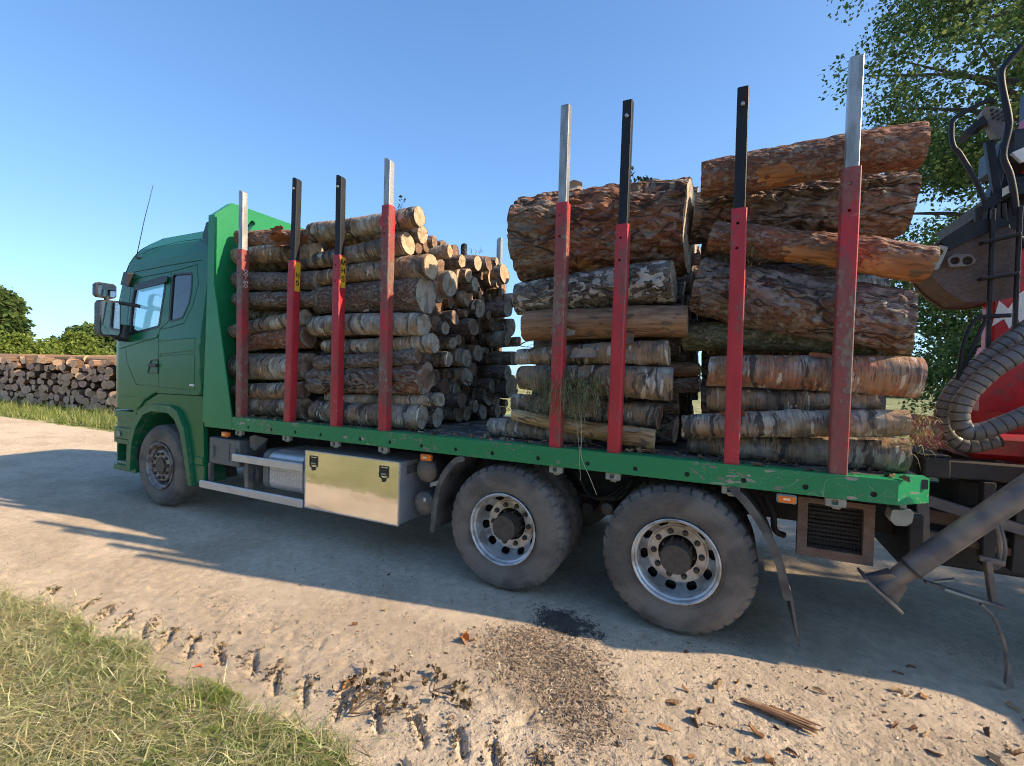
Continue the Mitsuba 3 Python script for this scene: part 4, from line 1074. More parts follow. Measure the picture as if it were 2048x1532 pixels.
G1, G2 = 'logs in the stack behind the cab', 'logs in the stack over the rear wheels'
NEAR = [  # label, near group, kind, p0, p1, r0, r1, cut0, cut1
 ('reddish log with curling bark, topmost by the headboard of the front stack', G1, 'pine_red', (-5.12, .237, 3.395), (-3.873, .237, 3.252), .09, .105, 'cut_grey', 'cut_fresh'),
 ('brown log second from the top beside the headboard', G1, 'birch_dark', (-5.15, .239, 3.166), (-3.811, .239, 3.091), .099, .108, 'cut_grey', 'cut_fresh'),
 ('dark brown log third from the top beside the headboard', G1, 'dark', (-5.12, .234, 2.88), (-3.767, .234, 2.79), .103, .099, 'cut_grey', 'cut_grey'),
 ('dark grey log fourth from the top beside the headboard', G1, 'dark', (-5.11, .219, 2.645), (-3.715, .219, 2.579), .081, .088, 'cut_grey', 'cut_grey'),
 ('thin pale birch log set back just under the fourth log by the headboard', G1, 'birch', (-5.15, .423, 2.49), (-4.016, .423, 2.422), .072, .068, 'cut_grey', 'cut_grey'),
 ('whitish birch log sloping up to a round cut end between the first two stakes', G1, 'birch', (-5.18, .224, 2.255), (-3.944, .224, 2.394), .085, .092, 'cut_grey', 'cut_grey'),
 ('orange red log with a cracked brown end between the second and third stakes', G1, 'pine_red', (-5.0, .258, 2.105), (-3.936, .258, 2.176), .09, .126, 'cut_brown', 'cut_brown'),
 ('thick birch log with pale vertical streaks behind the first two stakes', G1, 'birch_grey', (-5.17, .3, 1.832), (-3.949, .3, 1.852), .165, .155, 'cut_grey', 'cut_brown'),
 ('birch log with a light brown end, second from the deck near the headboard', G1, 'birch_dark', (-5.1, .227, 1.53), (-3.959, .227, 1.583), .088, .096, 'cut_grey', 'cut_brown'),
 ('dark log lying on the deck behind the first two stakes', G1, 'birch_dark', (-5.05, .255, 1.352), (-3.924, .255, 1.372), .106, .119, 'cut_grey', 'cut_brown'),
 ('topmost white birch log of the front stack with black bands and a bright cut end', G1, 'birch', (-3.879, .234, 3.314), (-2.439, .234, 3.316), .103, .097, 'cut_grey', 'cut_fresh'),
 ('log with a bright round end tucked just behind the topmost birch log', G1, 'birch_dark', (-3.877, .477, 3.31), (-2.577, .477, 3.228), .096, .096, 'cut_grey', 'cut_fresh'),
 ('long brown and grey birch log sloping up towards the fourth stake', G1, 'birch_dark', (-4.131, .242, 2.997), (-2.573, .242, 3.073), .068, .111, 'cut_grey', 'cut_fresh'),
 ('short dark log set back under the topmost birch log', G1, 'dark', (-4.126, .51, 3.2), (-2.961, .51, 3.087), .075, .079, 'cut_grey', 'cut_grey'),
 ('dark log with a half sunlit cut end behind the fourth stake', G1, 'birch_dark', (-3.766, .259, 2.817), (-2.309, .259, 2.831), .077, .127, 'cut_grey', 'cut_fresh'),
 ('thick dark pine log with a wide grey end behind the fourth stake', G1, 'dark', (-3.834, .306, 2.579), (-2.388, .306, 2.566), .14, .173, 'cut_grey', 'cut_grey'),
 ('clean pale birch log at mid height behind the third and fourth stakes', G1, 'birch', (-3.83, .247, 2.289), (-2.366, .247, 2.272), .114, .115, 'cut_grey', 'cut_grey'),
 ('thinner birch log directly under the clean pale birch log', G1, 'birch', (-3.698, .276, 2.074), (-2.258, .276, 2.099), .07, .095, 'cut_grey', 'cut_grey'),
 ('thin brown log resting on the thick pine log near the bottom of the front stack', G1, 'dark', (-3.739, .209, 1.891), (-2.404, .209, 1.97), .077, .071, 'cut_grey', 'cut_brown'),
 ('thick dark brown pine log with coarse bark, third from the deck in the front stack', G1, 'pine_plate', (-3.874, .286, 1.689), (-2.356, .286, 1.76), .134, .15, 'cut_brown', 'cut_brown'),
 ('thin black and white birch log just above the bottom log of the front stack', G1, 'birch', (-3.681, .302, 1.51), (-2.192, .302, 1.558), .06, .071, 'cut_grey', 'cut_grey'),
 ('bottom birch log with a big round end by the foot of the fourth stake', G1, 'birch_dark', (-3.795, .251, 1.362), (-2.361, .251, 1.383), .112, .119, 'cut_grey', 'cut_grey'),
 ('huge pine log with rugged red brown bark, thickest log on the truck', G2, 'pine_huge', (-1.44, .602, 3.06), (-.018, .602, 3.039), .42, .36, 'cut_brown', 'cut_grey'),
 ('dark log flecked with white right under the huge pine log', G2, 'flaky', (-1.411, .297, 2.479), (-.095, .297, 2.554), .135, .165, 'cut_grey', 'cut_grey'),
 ('small dark log end in the shadow below the end of the huge pine log', G2, 'flaky', (-.772, .697, 2.571), (-.057, .697, 2.537), .116, .111, 'cut_grey', 'cut_grey'),
 ('smooth brown log without bark, second below the huge pine log', G2, 'peeled_red', (-1.315, .269, 2.24), (.016, .269, 2.245), .137, .123, 'cut_brown', 'cut_brown'),
 ('white birch log with a small round end at mid height beside the sixth stake', G2, 'birch', (-1.369, .258, 1.969), (-.111, .258, 2.007), .064, .097, 'cut_grey', 'cut_grey'),
 ('grey birch log above the tuft of dry grass', G2, 'birch_grey', (-1.337, .262, 1.786), (-.076, .262, 1.773), .103, .13, 'cut_brown', 'cut_brown'),
 ('grey birch log with its round end just above the pale slanting log', G2, 'birch_grey', (-1.463, .399, 1.565), (-.181, .399, 1.507), .081, .117, 'cut_grey', 'cut_brown'),
 ('pale yellow peeled log slanting down across the foot of the sixth stake', G2, 'peeled', (-1.392, .213, 1.471), (-.187, .213, 1.345), .045, .079, 'cut_fresh', 'cut_grey'),
 ('short white birch log lying on the deck between the two stacks', G2, 'birch', (-1.667, .333, 1.335), (-.724, .333, 1.335), .082, .082, 'cut_grey', 'cut_grey'),
 ('thin orange brown log set back in the dark gap left of the seventh stake', G2, 'peeled_red', (-.54, .544, 1.898), (.095, .544, 1.894), .063, .053, 'cut_fresh', 'cut_fresh'),
 ('dark thin log set back under the thin orange brown log', G2, 'dark', (-.548, .604, 1.752), (.095, .604, 1.776), .073, .064, 'cut_grey', 'cut_grey'),
 ('reddish pine log with a yellow scar, topmost of the rear stack', G2, 'pine_red', (.075, .269, 3.277), (1.35, .269, 3.299), .127, .137, 'cut_brown', 'cut_fresh'),
 ('broad dark pine log behind the last two stakes, second from the top', G2, 'pine_plate', (-.001, .591, 3.105), (1.358, .591, 3.032), .187, .208, 'cut_grey', 'cut_fresh'),
 ('pine log with large orange patches sloping down behind the last two stakes', G2, 'pine_red', (.157, .25, 2.854), (1.394, .25, 2.554), .106, .118, 'cut_brown', 'cut_fresh'),
 ('thick log with grey plated pine bark sloping down behind the last two stakes', G2, 'pine_plate', (.059, .341, 2.524), (1.331, .341, 2.207), .207, .208, 'cut_brown', 'cut_brown'),
 ('dark mossy log in the shade under the thick plated pine log', G2, 'mossy', (-.024, .438, 2.148), (1.359, .438, 2.089), .106, .11, 'cut_grey', 'cut_grey'),
 ('white birch log with a red brown stripe, uppermost birch behind the last stake', G2, 'birch_red', (.169, .257, 1.876), (1.378, .257, 1.855), .108, .125, 'cut_grey', 'cut_grey'),
 ('dark thin birch log below the birch with the red brown stripe', G2, 'birch_dark', (.159, .318, 1.674), (1.197, .318, 1.702), .086, .064, 'cut_grey', 'cut_grey'),
 ('mottled white birch log, second from the deck behind the last two stakes', G2, 'birch', (.001, .227, 1.46), (1.31, .227, 1.572), .09, .087, 'cut_grey', 'cut_grey'),
 ('birch log lying on the deck behind the last stake', G2, 'birch_grey', (.037, .328, 1.335), (1.356, .328, 1.364), .081, .113, 'cut_grey', 'cut_grey'),
]
SCARS = {'reddish pine log with a ': [(.60, 3.18, .10, .07), (.48, 3.24, .03, .03)], 'pine log with large oran': [(.80, 2.61, .22, .11), (1.18, 2.51, .22, .10)],
         'huge pine log with rugge': [(-.80, 2.74, .09, .04), (-.52, 2.76, .06, .03)], 'white birch log with a r': []}
for lab, g, kind, p0, p1, r0, r1, c0, c1 in NEAR:
    kn = {'pine_huge': 'pine_log', 'pine_plate': 'pine_log', 'pine_red': 'pine_log', 'dark': 'pine_log', 'birch': 'birch_log', 'birch_grey': 'birch_log', 'birch_dark': 'birch_log', 'birch_red': 'birch_log'}.get(kind, 'log')
    big = max(r0, r1) > .3
    sc = SCARS.get(lab[:24], ())
    log(kn, lab, p0, p1, r0, r1, kind, c0, c1, (190 if big else 120) if big or sc else 72, (300 if big else 190) if big or sc else 130, g, scars=sc, bend=.004 if big else .012, flare=.25 if 'wide grey end' in lab or 'coarse bark' in lab else 0)

ENDS = [(-2.36, .657, 3.086, .072), (-2.41, .977, 3.058, .077), (-2.38, 1.277, 3.104, .099), (-2.41, 1.594, 3.174, .095), (-2.42, 1.834, 3.25, .071), (-2.34, 1.898, 3.108, .138), (-2.33, .635, 2.742, .14), (-2.45, 1.025, 2.916, .095), (-2.37, 1.06, 2.917, .087), (-2.36, 1.19, 2.836, .093), (-2.47, 1.794, 3.031, .108), (-2.4, .55, 2.646, .119), (-2.45, 1.194, 2.698, .108), (-2.4, 1.83, 2.969, .054), (-2.42, 2.039, 2.876, .082), (-2.35, 1.31, 2.575, .114), (-2.42, 1.107, 2.496, .049), (-2.45, 2.029, 2.742, .092), (-2.25, 1.844, 2.646, .108), (-2.4, 1.897, 2.599, .095), (-2.25, 2.023, 2.788, .096), (-2.43, 1.438, 2.765, .051), (-2.42, 1.65, 2.548, .058), (-2.34, .472, 1.361, .108), (-2.44, .56, 2.326, .091), (-2.41, .851, 2.418, .087), (-2.37, .622, 2.279, .079), (-2.33, 1.131, 2.345, .105), (-2.45, 1.823, 2.458, .097), (-2.4, 2.028, 2.496, .083), (-2.25, 1.959, 2.424, .119), (-2.43, 1.903, 2.302, .109), (-2.25, 1.855, 2.268, .107), (-2.25, 2.22, 2.264, .068), (-2.45, .892, 2.145, .074), (-2.43, .779, 1.963, .091), (-2.46, 1.057, 2.004, .105), (-2.39, 1.093, 1.987, .105), (-2.44, 1.442, 2.063, .107), (-2.39, 1.585, 2.092, .052), (-2.46, 1.717, 1.997, .053), (-2.25, 1.996, 2.005, .071), (-2.25, 2.126, 2.033, .095), (-2.45, 2.017, 1.831, .067), (-2.34, 1.928, 1.738, .104), (-2.25, 1.88, 1.838, .103), (-2.25, 1.991, 1.664, .16), (-2.35, 1.051, 1.776, .109), (-2.36, 1.199, 1.865, .083), (-2.47, 1.02, 1.629, .081), (-2.39, 1.014, 1.518, .095), (-2.42, 1.694, 1.544, .133), (-2.37, 1.692, 1.663, .096), (-2.4, 1.874, 1.474, .099), (-2.38, 1.884, 1.343, .099), (-2.38, 2.13, 1.437, .051), (-2.41, 1.358, 1.428, .081), (-2.41, 1.543, 1.32, .099), (-2.46, 1.807, 1.409, .098), (-2.43, 2.155, 1.302, .069), (-2.46, 1.099, 1.288, .127), (-2.45, 1.241, 1.308, .095), (-2.47, 1.037, 2.194, .067), (-2.25, 2.152, 1.595, .045)]


def name_rows(items, z0, dz):
    """A row from the deck up and a place in it from the near side, for each (y, z)."""
    rows = {}
    for i, (y, z) in enumerate(items): rows.setdefault(int((z - z0) / dz), []).append((y, i))
    out = {}
    for n, k in enumerate(sorted(rows)):
        for m, (y, i) in enumerate(sorted(rows[k])): out[i] = (n, m)
    return out


ORD = ['first', 'second', 'third', 'fourth', 'fifth', 'sixth', 'seventh', 'eighth', 'ninth', 'tenth', 'eleventh', 'twelfth', 'thirteenth']
rngL = np.random.default_rng(5)
rows = name_rows([(e[1], e[2]) for e in ENDS], 1.2, .215)
for i, (x, y, z, r) in enumerate(ENDS):
    z = max(z, 1.25 + r)
    a, b = rngL.normal() * .03, rngL.normal() * .022
    kind = ['dark', 'birch_dark', 'birch_grey', 'dark', 'birch', 'birch_dark'][rngL.integers(0, 6)]
    n, m = rows[i]
    fresh = z > 2.65
    cut = 'cut_fresh' if fresh and rngL.random() < .8 else ('cut_grey' if rngL.random() < .75 else 'cut_brown')
    lab = f"{'bright' if fresh else 'grey'} cut log end in the {ORD[n]} row from the deck, {ORD[m]} from the near side"
    r = r * .97
    log('stacked_log', lab, (x - 1.3, y + a, z + b), (x, y, z), r * .95, r, kind, None, cut, 26, 26, 'log ends of the front stack facing the rear')

# more logs of both stacks, seen only in the gaps
used = [(e[1], e[2], e[3]) for e in ENDS] + [(p1[1], p1[2], r1) for _, g, k, p0, p1, r0, r1, _, _ in NEAR if -2.8 < p1[0] < -2.0]
fill = []
for _ in range(6000):
    y, z, r = .42 + 1.85 * rngL.random(), 1.27 + 1.95 * rngL.random(), .05 + .06 * rngL.random()
    if z - r < 1.25 or z > 3.2: continue
    if all((y - a) ** 2 + (z - b) ** 2 > (.78 * (r + c)) ** 2 for a, b, c in used):
        used.append((y, z, r)); fill.append((y, z, r))
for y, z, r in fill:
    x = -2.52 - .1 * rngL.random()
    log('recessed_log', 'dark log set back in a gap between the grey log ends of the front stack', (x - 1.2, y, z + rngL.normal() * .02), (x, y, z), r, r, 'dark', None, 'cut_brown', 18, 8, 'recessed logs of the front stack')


def fill_stack(x0, x1, ylo, yhi, top, taken, n, rmin, rmax, label, group, kinds):
    got = list(taken)
    for _ in range(n):
        r = rmin + (rmax - rmin) * rngL.random()
        y, z = ylo + r + (yhi - ylo - 2 * r) * rngL.random(), 1.25 + r + (top - 1.25 - 2 * r) * rngL.random()
        if all((y - a) ** 2 + (z - b) ** 2 > (.86 * (r + c)) ** 2 for a, b, c in got):
            got.append((y, z, r))
            log('inner_log', label, (x0 + rngL.normal() * .03, y, z), (x1 + rngL.normal() * .03, y, z), r, r * .95, kinds[rngL.integers(0, len(kinds))], 'cut_grey', 'cut_grey', 20, 12, group)


tk_ = lambda lo, hi: [((p0[1] + p1[1]) / 2, (p0[2] + p1[2]) / 2, max(r0, r1)) for _, g, k, p0, p1, r0, r1, _, _ in NEAR if lo < (p0[0] + p1[0]) / 2 < hi]
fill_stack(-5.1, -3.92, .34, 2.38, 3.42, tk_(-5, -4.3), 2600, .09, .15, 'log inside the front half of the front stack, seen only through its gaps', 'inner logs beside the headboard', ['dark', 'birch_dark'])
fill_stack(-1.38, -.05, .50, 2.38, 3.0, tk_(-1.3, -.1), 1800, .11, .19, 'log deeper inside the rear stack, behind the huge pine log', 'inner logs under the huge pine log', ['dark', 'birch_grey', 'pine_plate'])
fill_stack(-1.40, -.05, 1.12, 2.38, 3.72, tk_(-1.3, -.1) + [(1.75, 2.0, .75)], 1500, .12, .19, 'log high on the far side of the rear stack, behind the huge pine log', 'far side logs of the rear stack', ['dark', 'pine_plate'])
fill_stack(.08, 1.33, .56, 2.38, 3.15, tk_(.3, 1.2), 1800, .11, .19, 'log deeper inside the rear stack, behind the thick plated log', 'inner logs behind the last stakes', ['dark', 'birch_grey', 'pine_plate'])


# --- loose bark, twigs and grass caught in the load
def flake(size, rng, thick=.006, slim=1.0):
    """A curled piece of bark: a bent sheet with real thickness and a ragged outline."""
    nx_, ny_ = 7, 4
    u, v = np.meshgrid(np.linspace(-1, 1, nx_), np.linspace(-1, 1, ny_), indexing='ij')
    L, W = size, size * (.22 + .3 * rng.random()) * slim
    u2 = u + .25 * rng.normal(size=u.shape) * (np.abs(v) > .9) * .4; v2 = v * (1 - .5 * np.abs(u) ** 3 * rng.random()) + .14 * rng.normal(size=u.shape)
    c = rng.random() * .9
    z = W * c * (v2 ** 2) + L * .12 * rng.normal() * u2 ** 2 + .05 * W * rng.normal(size=u.shape)
    top = np.stack([u2 * L / 2, v2 * W / 2, z + thick], -1).reshape(-1, 3); bot = top - [0, 0, thick]
    V = np.vstack([top, bot]); N = nx_ * ny_; F = []
    for i in range(nx_ - 1):
        for j in range(ny_ - 1):
            a = i * ny_ + j; b = a + ny_; cc = b + 1; d = a + 1
            F += [[a, b, cc], [a, cc, d], [N + a, N + cc, N + b], [N + a, N + d, N + cc]]
    edge = [i * ny_ for i in range(nx_)] + [(nx_ - 1) * ny_ + j for j in range(1, ny_)] + [i * ny_ + ny_ - 1 for i in range(nx_ - 2, -1, -1)] + [j for j in range(ny_ - 2, 0, -1)]
    for a, b in zip(edge, edge[1:] + edge[:1]): F += [[a, a + N, b + N], [a, b + N, b]]
    return trimesh.Trimesh(V, F, process=False)


def rot(m, rng, flat=.35):
    Rz = trimesh.transformations.rotation_matrix(rng.random() * 2 * PI, [0, 0, 1])
    Rx = trimesh.transformations.rotation_matrix(rng.normal() * flat, [1, 0, 0]); Ry = trimesh.transformations.rotation_matrix(rng.normal() * flat, [0, 1, 0])
    m.apply_transform(Rz @ Rx @ Ry); return m


BROWN = np.array([[.24, .13, .075], [.3, .17, .09], [.17, .1, .065], [.36, .25, .15], [.12, .085, .065], [.42, .32, .2]])


def litter(name, label, n, place, size, seed, category='litter', flat=.35, cols=BROWN, slim=1.0):
    rng = np.random.default_rng(seed)
    ms, C = [], []
    for _ in range(n):
        p = place(rng)
        if p is None: continue
        m = rot(flake(size(rng), rng, .003, slim), rng, flat); m.apply_translation(p)
        ms.append(m); C.append(np.tile(cols[rng.integers(0, len(cols))] * (.6 + .8 * rng.random()), (len(m.vertices), 1)))
    k = obj(name, cat(ms), 'coloured', color=np.vstack(C))
    tag(k, label, category, kind='stuff')


litter('deck_litter', 'crumbs of bark and twigs scattered over the dark deck between the stacks', 420,
       lambda g: (lambda x, y: np.array([x, y, 1.251]))(-5.0 + 6.3 * g.random(), .02 + .30 * g.random() if g.random() < .6 else .1 + 2.2 * g.random()), lambda g: .02 + .05 * g.random() ** 2, 3)
rngB = np.random.default_rng(8)
LOOSE = [((-4.35, .17, 3.38), .22, 'reddish bark peeling from the top log beside the second stake'), ((-4.15, .14, 3.20), .30, 'long strip of red bark hanging between the two upper logs by the second stake'),
         ((-3.92, .15, 3.21), .20, 'curled red bark plate beside the second stake'), ((-3.2, .13, 2.86), .10, 'pale curl of bark beside the fourth stake'), ((-3.0, .14, 2.42), .08, 'small pale bark crumb above the clean birch log'),
         ((-.92, .14, 2.16), .2, 'grey papery bark sheet on the smooth brown log beside the fifth stake'), ((-.75, .15, 2.0), .2, 'flap of birch bark hanging under the smooth brown log'), ((-.42, .2, 2.11), .16, 'loose bark plate lying on the white birch log'),
         ((.34, .12, 1.58), .16, 'orange brown bark chip wedged by the seventh stake'), ((.85, .2, 1.99), .14, 'loose red bark piece lying on the striped birch log'), ((-.35, .16, 1.42), .12, 'grey bark flap on the pale slanting log'), ((-1.0, .45, 3.46), .2, 'rough bark slab lifting from the top of the huge pine log')]
for p, s, lab in LOOSE:
    m = flake(s, rngB, .004); m.apply_transform(trimesh.transformations.rotation_matrix(PI / 2 - .3 * rngB.random(), [1, 0, 0]) @ trimesh.transformations.rotation_matrix(rngB.normal() * .25, [0, 1, 0])); m.apply_translation(p)
    c = np.array([.3, .13, .075]) if 'red' in lab or 'orange' in lab else np.array([.36, .3, .25])
    k = obj('bark_piece', m, 'coloured', color=np.tile(c, (len(m.vertices), 1))); tag(k, lab, 'bark')


def grass_tuft(name, label, c, n, spread, length, lean, seed, cols, down=0.0):
    rng = np.random.default_rng(seed)
    pos = np.array(c) + rng.normal(size=(n, 3)) * spread
    pos[:, 1] = np.minimum(pos[:, 1], c[1] + .03)
    az = -PI / 2 + rng.normal(size=n) * 1.1
    col = np.array(cols)[rng.integers(0, len(cols), n)] * (.6 + .8 * rng.random((n, 1)))
    m, C = blades(pos, length * (.5 + rng.random(n)), .004 + .003 * rng.random(n), lean + .5 * rng.random(n), az, col, rng, .55 + down, 5, most=2.75)
    k = obj(name, m, 'blade', color=C); tag(k, label, 'grass', kind=None)
    return k


GRASSY = [[.2, .23, .1], [.3, .3, .16], [.42, .39, .25], [.15, .18, .07], [.27, .2, .12]]
grass_tuft('grass_tuft', 'tuft of dry grass hanging over the birch logs behind the fifth stake', (-.86, .085, 1.66), 1100, np.array([.15, .016, .085]), .17, .45, 3, GRASSY, .3)
stem = [tube(smooth_path([(-.73, .08, 1.55), (-.70, .0, 1.36), (-.69, -.02, 1.2), (-.62, -.03, 1.06), (-.56, -.03, .93)], 6), .0019, 4), tube(smooth_path([(-.78, .08, 1.5), (-.72, .0, 1.3), (-.70, -.02, 1.12), (-.69, -.02, 1.02)], 6), .0014, 4)]
for i, s in enumerate(stem):
    k = obj('straw_stalk', s, 'coloured', color=np.tile([.55, .5, .36], (len(s.vertices), 1))); tag(k, ['long pale straw stalk hanging down over the green rail', 'shorter pale straw stalk hanging on the green rail'][i], 'straw')


def twig(name, label, root, dirs, seed, r=.005, col=(.1, .075, .06), leaves=0, leafcol=(.09, .07, .05), lift=1.0):
    rng = np.random.default_rng(seed)
    ms = []; tips = []
    for d in dirs:
        P = [np.array(root, float)]
        d = np.array(d, float); L = np.linalg.norm(d)
        for s in range(6): P.append(P[-1] + d / 6 + rng.normal(size=3) * L * np.array([.03, .03, .03 * lift]))
        ms.append(tube(P, np.linspace(r, r * .35, len(P)), 5))
        for q in (2, 3, 4, 5):
            e = P[q] + (d / 6 + rng.normal(size=3) * L * np.array([.14, .14, .14 * lift])) * 1.3
            ms.append(tube([P[q], (P[q] + e) / 2 + rng.normal(size=3) * .01, e], [r * .45, r * .35, r * .2], 4)); tips += [e, P[q + 1]]
    k = thing(name, label, 'twig')
    t = cat(ms); obj('branch', t, 'coloured', k, color=np.tile(col, (len(t.vertices), 1)))
    if leaves:
        lm, c = leaf_cloud(tips, [.045 * max(lift, .45)] * len(tips), leaves, .036, [leafcol, [x * 1.6 for x in leafcol]], rng)
        obj('withered_leaves', lm, 'leaf', k, color=c)
    return k


twig('dead_twig', 'thin bare twigs sticking out beside the far end of the front stack', (-2.2, 2.1, 2.2), [(.3, .05, .12), (.32, .1, -.02), (.25, .1, .2)], 4, .006)
twig('dead_twig', 'thin curved branch lying across the middle of the grey log ends', (-2.2, .75, 1.75), [(.05, .6, -.12), (.05, 1.15, -.2)], 5, .008, (.15, .1, .075))
twig('dead_twig', 'tiny dark sprig standing above the topmost birch log', (-2.95, .5, 3.4), [(.02, .02, .26), (.05, 0, .14)], 6, .003, (.03, .04, .02), 26, (.03, .045, .02))
twig('dead_twig', 'small green sprig on top of the huge pine log', (-.42, .5, 3.38), [(.03, 0, .1), (-.05, .02, .16), (.08, 0, .06)], 7, .003, (.04, .05, .02), 60, (.04, .055, .03))
grass_tuft('grass_tuft', 'few grass blades on top of the far end of the front stack', (-2.5, 1.4, 3.26), 30, np.array([.12, .12, .01]), .12, .2, 5, GRASSY)
grass_tuft('grass_tuft', 'small tuft of grass on the thick plated log beside the seventh stake', (.42, .16, 2.66), 60, np.array([.06, .02, .03]), .1, .4, 6, GRASSY)
grass_tuft('grass_tuft', 'dry tuft caught at the rear end of the bottom birch logs', (1.38, .22, 1.52), 130, np.array([.04, .05, .08]), .13, .5, 7, [[.4, .32, .16], [.5, .42, .25], [.2, .2, .08]])

# ------------------------------------------------------------------ red loader crane behind the bed
CRANE = thing('loader_crane', 'red loader crane with ribbed hoses standing behind the truck bed', 'crane')
cpart = lambda name, m, bsdf, parent=CRANE, **kw: part(name, m, bsdf, parent, **kw)
colm = U(box(1.965, 2.45, .98, 1.13, 1.3, 2.78, .02), ext_xz(sg.Polygon([(1.90, 1.80), (1.97, 2.1), (2.5, 2.1), (2.55, 1.8), (2.6, 1.22), (2.16, 1.19), (1.905, 1.50)]), .93, 1.17))
col = cpart('column', colm, 'paint_crane', smooth=25)
cpart('decal', ext_xz(sg.Polygon([(1.97, 2.24), (2.0, 2.42), (2.05, 2.36), (2.1, 2.46), (2.17, 2.52), (2.18, 2.30), (2.12, 2.23), (2.10, 2.30), (2.06, 2.22), (2.03, 2.29)]), .976, .9795), 'white_print', col, label='white jagged stripe on the red column')
cpart('boom_bracket', box(2.0, 2.45, .98, 1.3, 2.785, 3.3, .03), 'steel_black')
cpart('slew_base', U(box(1.78, 2.6, .75, 1.75, 1.32, 1.50, .04), m3.Manifold.cylinder(.16, .42, .42, 32).translate([2.2, 1.25, 1.48])), 'paint_crane', smooth=30)
cpart('bracket', ext_xz(rounded([(1.45, 1.61), (1.585, 1.60), (1.64, 1.5), (1.61, 1.36), (1.47, 1.42)], .02).difference(sg.Point(1.565, 1.49).buffer(.028)), .68, .72), 'paint_crane_dull', label='faded red bracket plate with a round hole')
for y in (.72, 1.7): cpart('base_beam', box(1.44, 2.9, y - .06, y + .06, 1.19, 1.31, .01), 'chassis')
cpart('base_beam', U(box(1.50, 1.64, .55, 2.3, 1.20, 1.33, .01), box(1.50, 1.66, .6, 2.2, 1.335, 1.342)), 'chassis')
cpart('frame_post', bar((1.515, .66, 1.19), (1.545, .66, .56), .09, .07), 'dusty_steel')
cpart('frame_post', bar((1.86, .66, 1.19), (1.87, .66, .64), .08, .06), 'chassis')
cpart('cross_tube', bar((1.50, .66, 1.04), (2.2, .66, .86), .07, .07), 'dusty_steel'); cpart('cross_tube', bar((1.52, .7, .79), (2.4, .7, .70), .06, .05), 'rust'); cpart('cross_tube', bar((1.4, .95, .80), (1.75, .95, .70), .06, .05), 'rust')
cpart('valve_block', U(box(1.75, 2.15, .8, 1.1, .98, 1.17, .02), box(1.95, 2.05, .74, .8, 1.0, 1.1, .01)), 'chassis')
cpart('tow_coupling', U(box(1.5, 2.9, .95, 1.55, .50, .70, .02), box(1.42, 1.5, .5, 2.0, .55, .95, .01)), 'chassis')
cpart('cross_tube', bar((1.52, .80, .90), (2.9, .80, .80), .07, .09), 'rust'); cpart('cross_tube', bar((1.55, .75, .70), (2.9, .72, 1.0), .05, .05), 'dusty_steel'); cpart('frame_post', bar((2.05, .7, 1.19), (2.03, .7, .62), .1, .08), 'chassis')
# stabiliser leg
a, b = np.array([1.355, .2, .685]), np.array([2.35, .2, 1.795])
dl = (b - a) / np.linalg.norm(b - a)
legm = tube([a + dl * -.01, b], .066, 24)
lg = cpart('stabiliser_leg', legm, 'dusty_steel', smooth=40, label='thick grey steel stabiliser tube slanting down to a foot plate')
cpart('rod', tube([a - dl * .02, a, a - dl * .215], [.058, .058, .050], 20), 'dusty_steel', lg, smooth=40)
cpart('collar', tube([a - dl * .012, a + dl * .006], .071, 24), 'chassis', lg, smooth=40)
pn = np.array([-dl[2], 0, dl[0]])
fp = a - dl * .225
V = []
foot = m3.Manifold.hull_points(np.array([fp + pn * s * .128 + np.array([0, q, 0]) + dl * h for s in (-1, 1) for q in (-.1, .1) for h in (-.01, .004)] ))
web = m3.Manifold.hull_points(np.array([fp + pn * s * .11 + np.array([0, q, 0]) for s in (-1, 1) for q in (-.02, .02)] + [fp + dl * .13 + pn * s * .05 + np.array([0, q, 0]) for s in (-1, 1) for q in (-.05, .05)]))
cpart('foot', U(foot, web), 'dusty_steel', lg, smooth=25)
cpart('leg_housing', bar((2.15, .56, 1.10), (2.35, .56, 1.95), .2, .12, .01), 'paint_crane')
# access ladder
for x0, x1 in ((1.866, 1.868), (1.998, 1.995)): cpart('ladder_rail', bar((x0, .75, 3.0), (x1, .75, 1.95), .028, .022, .004), 'steel_black')
for z0, z1, p in ((2.77, 2.81, 1), (2.53, 2.555, 1), (2.28, 2.287, 0)):
    m = bar((1.80, .72, z0), (1.985, .72, z1), .07, .02, .004) if p else tube([[1.80, .74, z0], [1.97, .74, z1]], .014, 8)
    cpart('ladder_step', m, 'steel_black', label=None)
cpart('ladder_brace', tube(smooth_path([(1.83, .74, 2.28), (1.78, .73, 2.24), (1.735, .72, 2.1), (1.714, .72, 1.86)], 6), .013, 8), 'steel_black', smooth=40)
cpart('ladder_brace', tube([[1.85, .74, 2.27], [1.76, .74, 1.98], [1.73, .74, 1.88]], .013, 8), 'steel_black', smooth=40)
# ribbed hoses: one sleeve after the other
def ribbed(pts, r, name='ribbed_hose'):
    P = smooth_path(pts, 40)
    s = np.r_[0, np.cumsum(np.linalg.norm(np.diff(P, axis=0), axis=1))]
    k = cpart(name, tube(P[::4], r * .90, 16), 'rubber_black', smooth=40, label='thick hydraulic hose in a grey ribbed sleeve')
    step = .052
    for i in range(int(s[-1] / step)):
        ts = i * step + step * np.array([.05, .10, .5, .86, .93])
        Q = np.stack([np.interp(ts, s, P[:, c]) for c in range(3)], 1)
        cpart('sleeve', tube(Q, r * np.array([.93, .98, 1.0, 1.0, .96]), 22), 'hose_cover', k, smooth=30)
ribbed([(2.06, .62, 2.12), (1.93, .60, 2.0), (1.845, .6, 1.925), (1.757, .6, 1.81), (1.70, .6, 1.70), (1.69, .6, 1.59), (1.73, .6, 1.515), (1.80, .6, 1.525), (1.88, .6, 1.565), (2.02, .62, 1.645), (2.2, .7, 1.75)], .054)
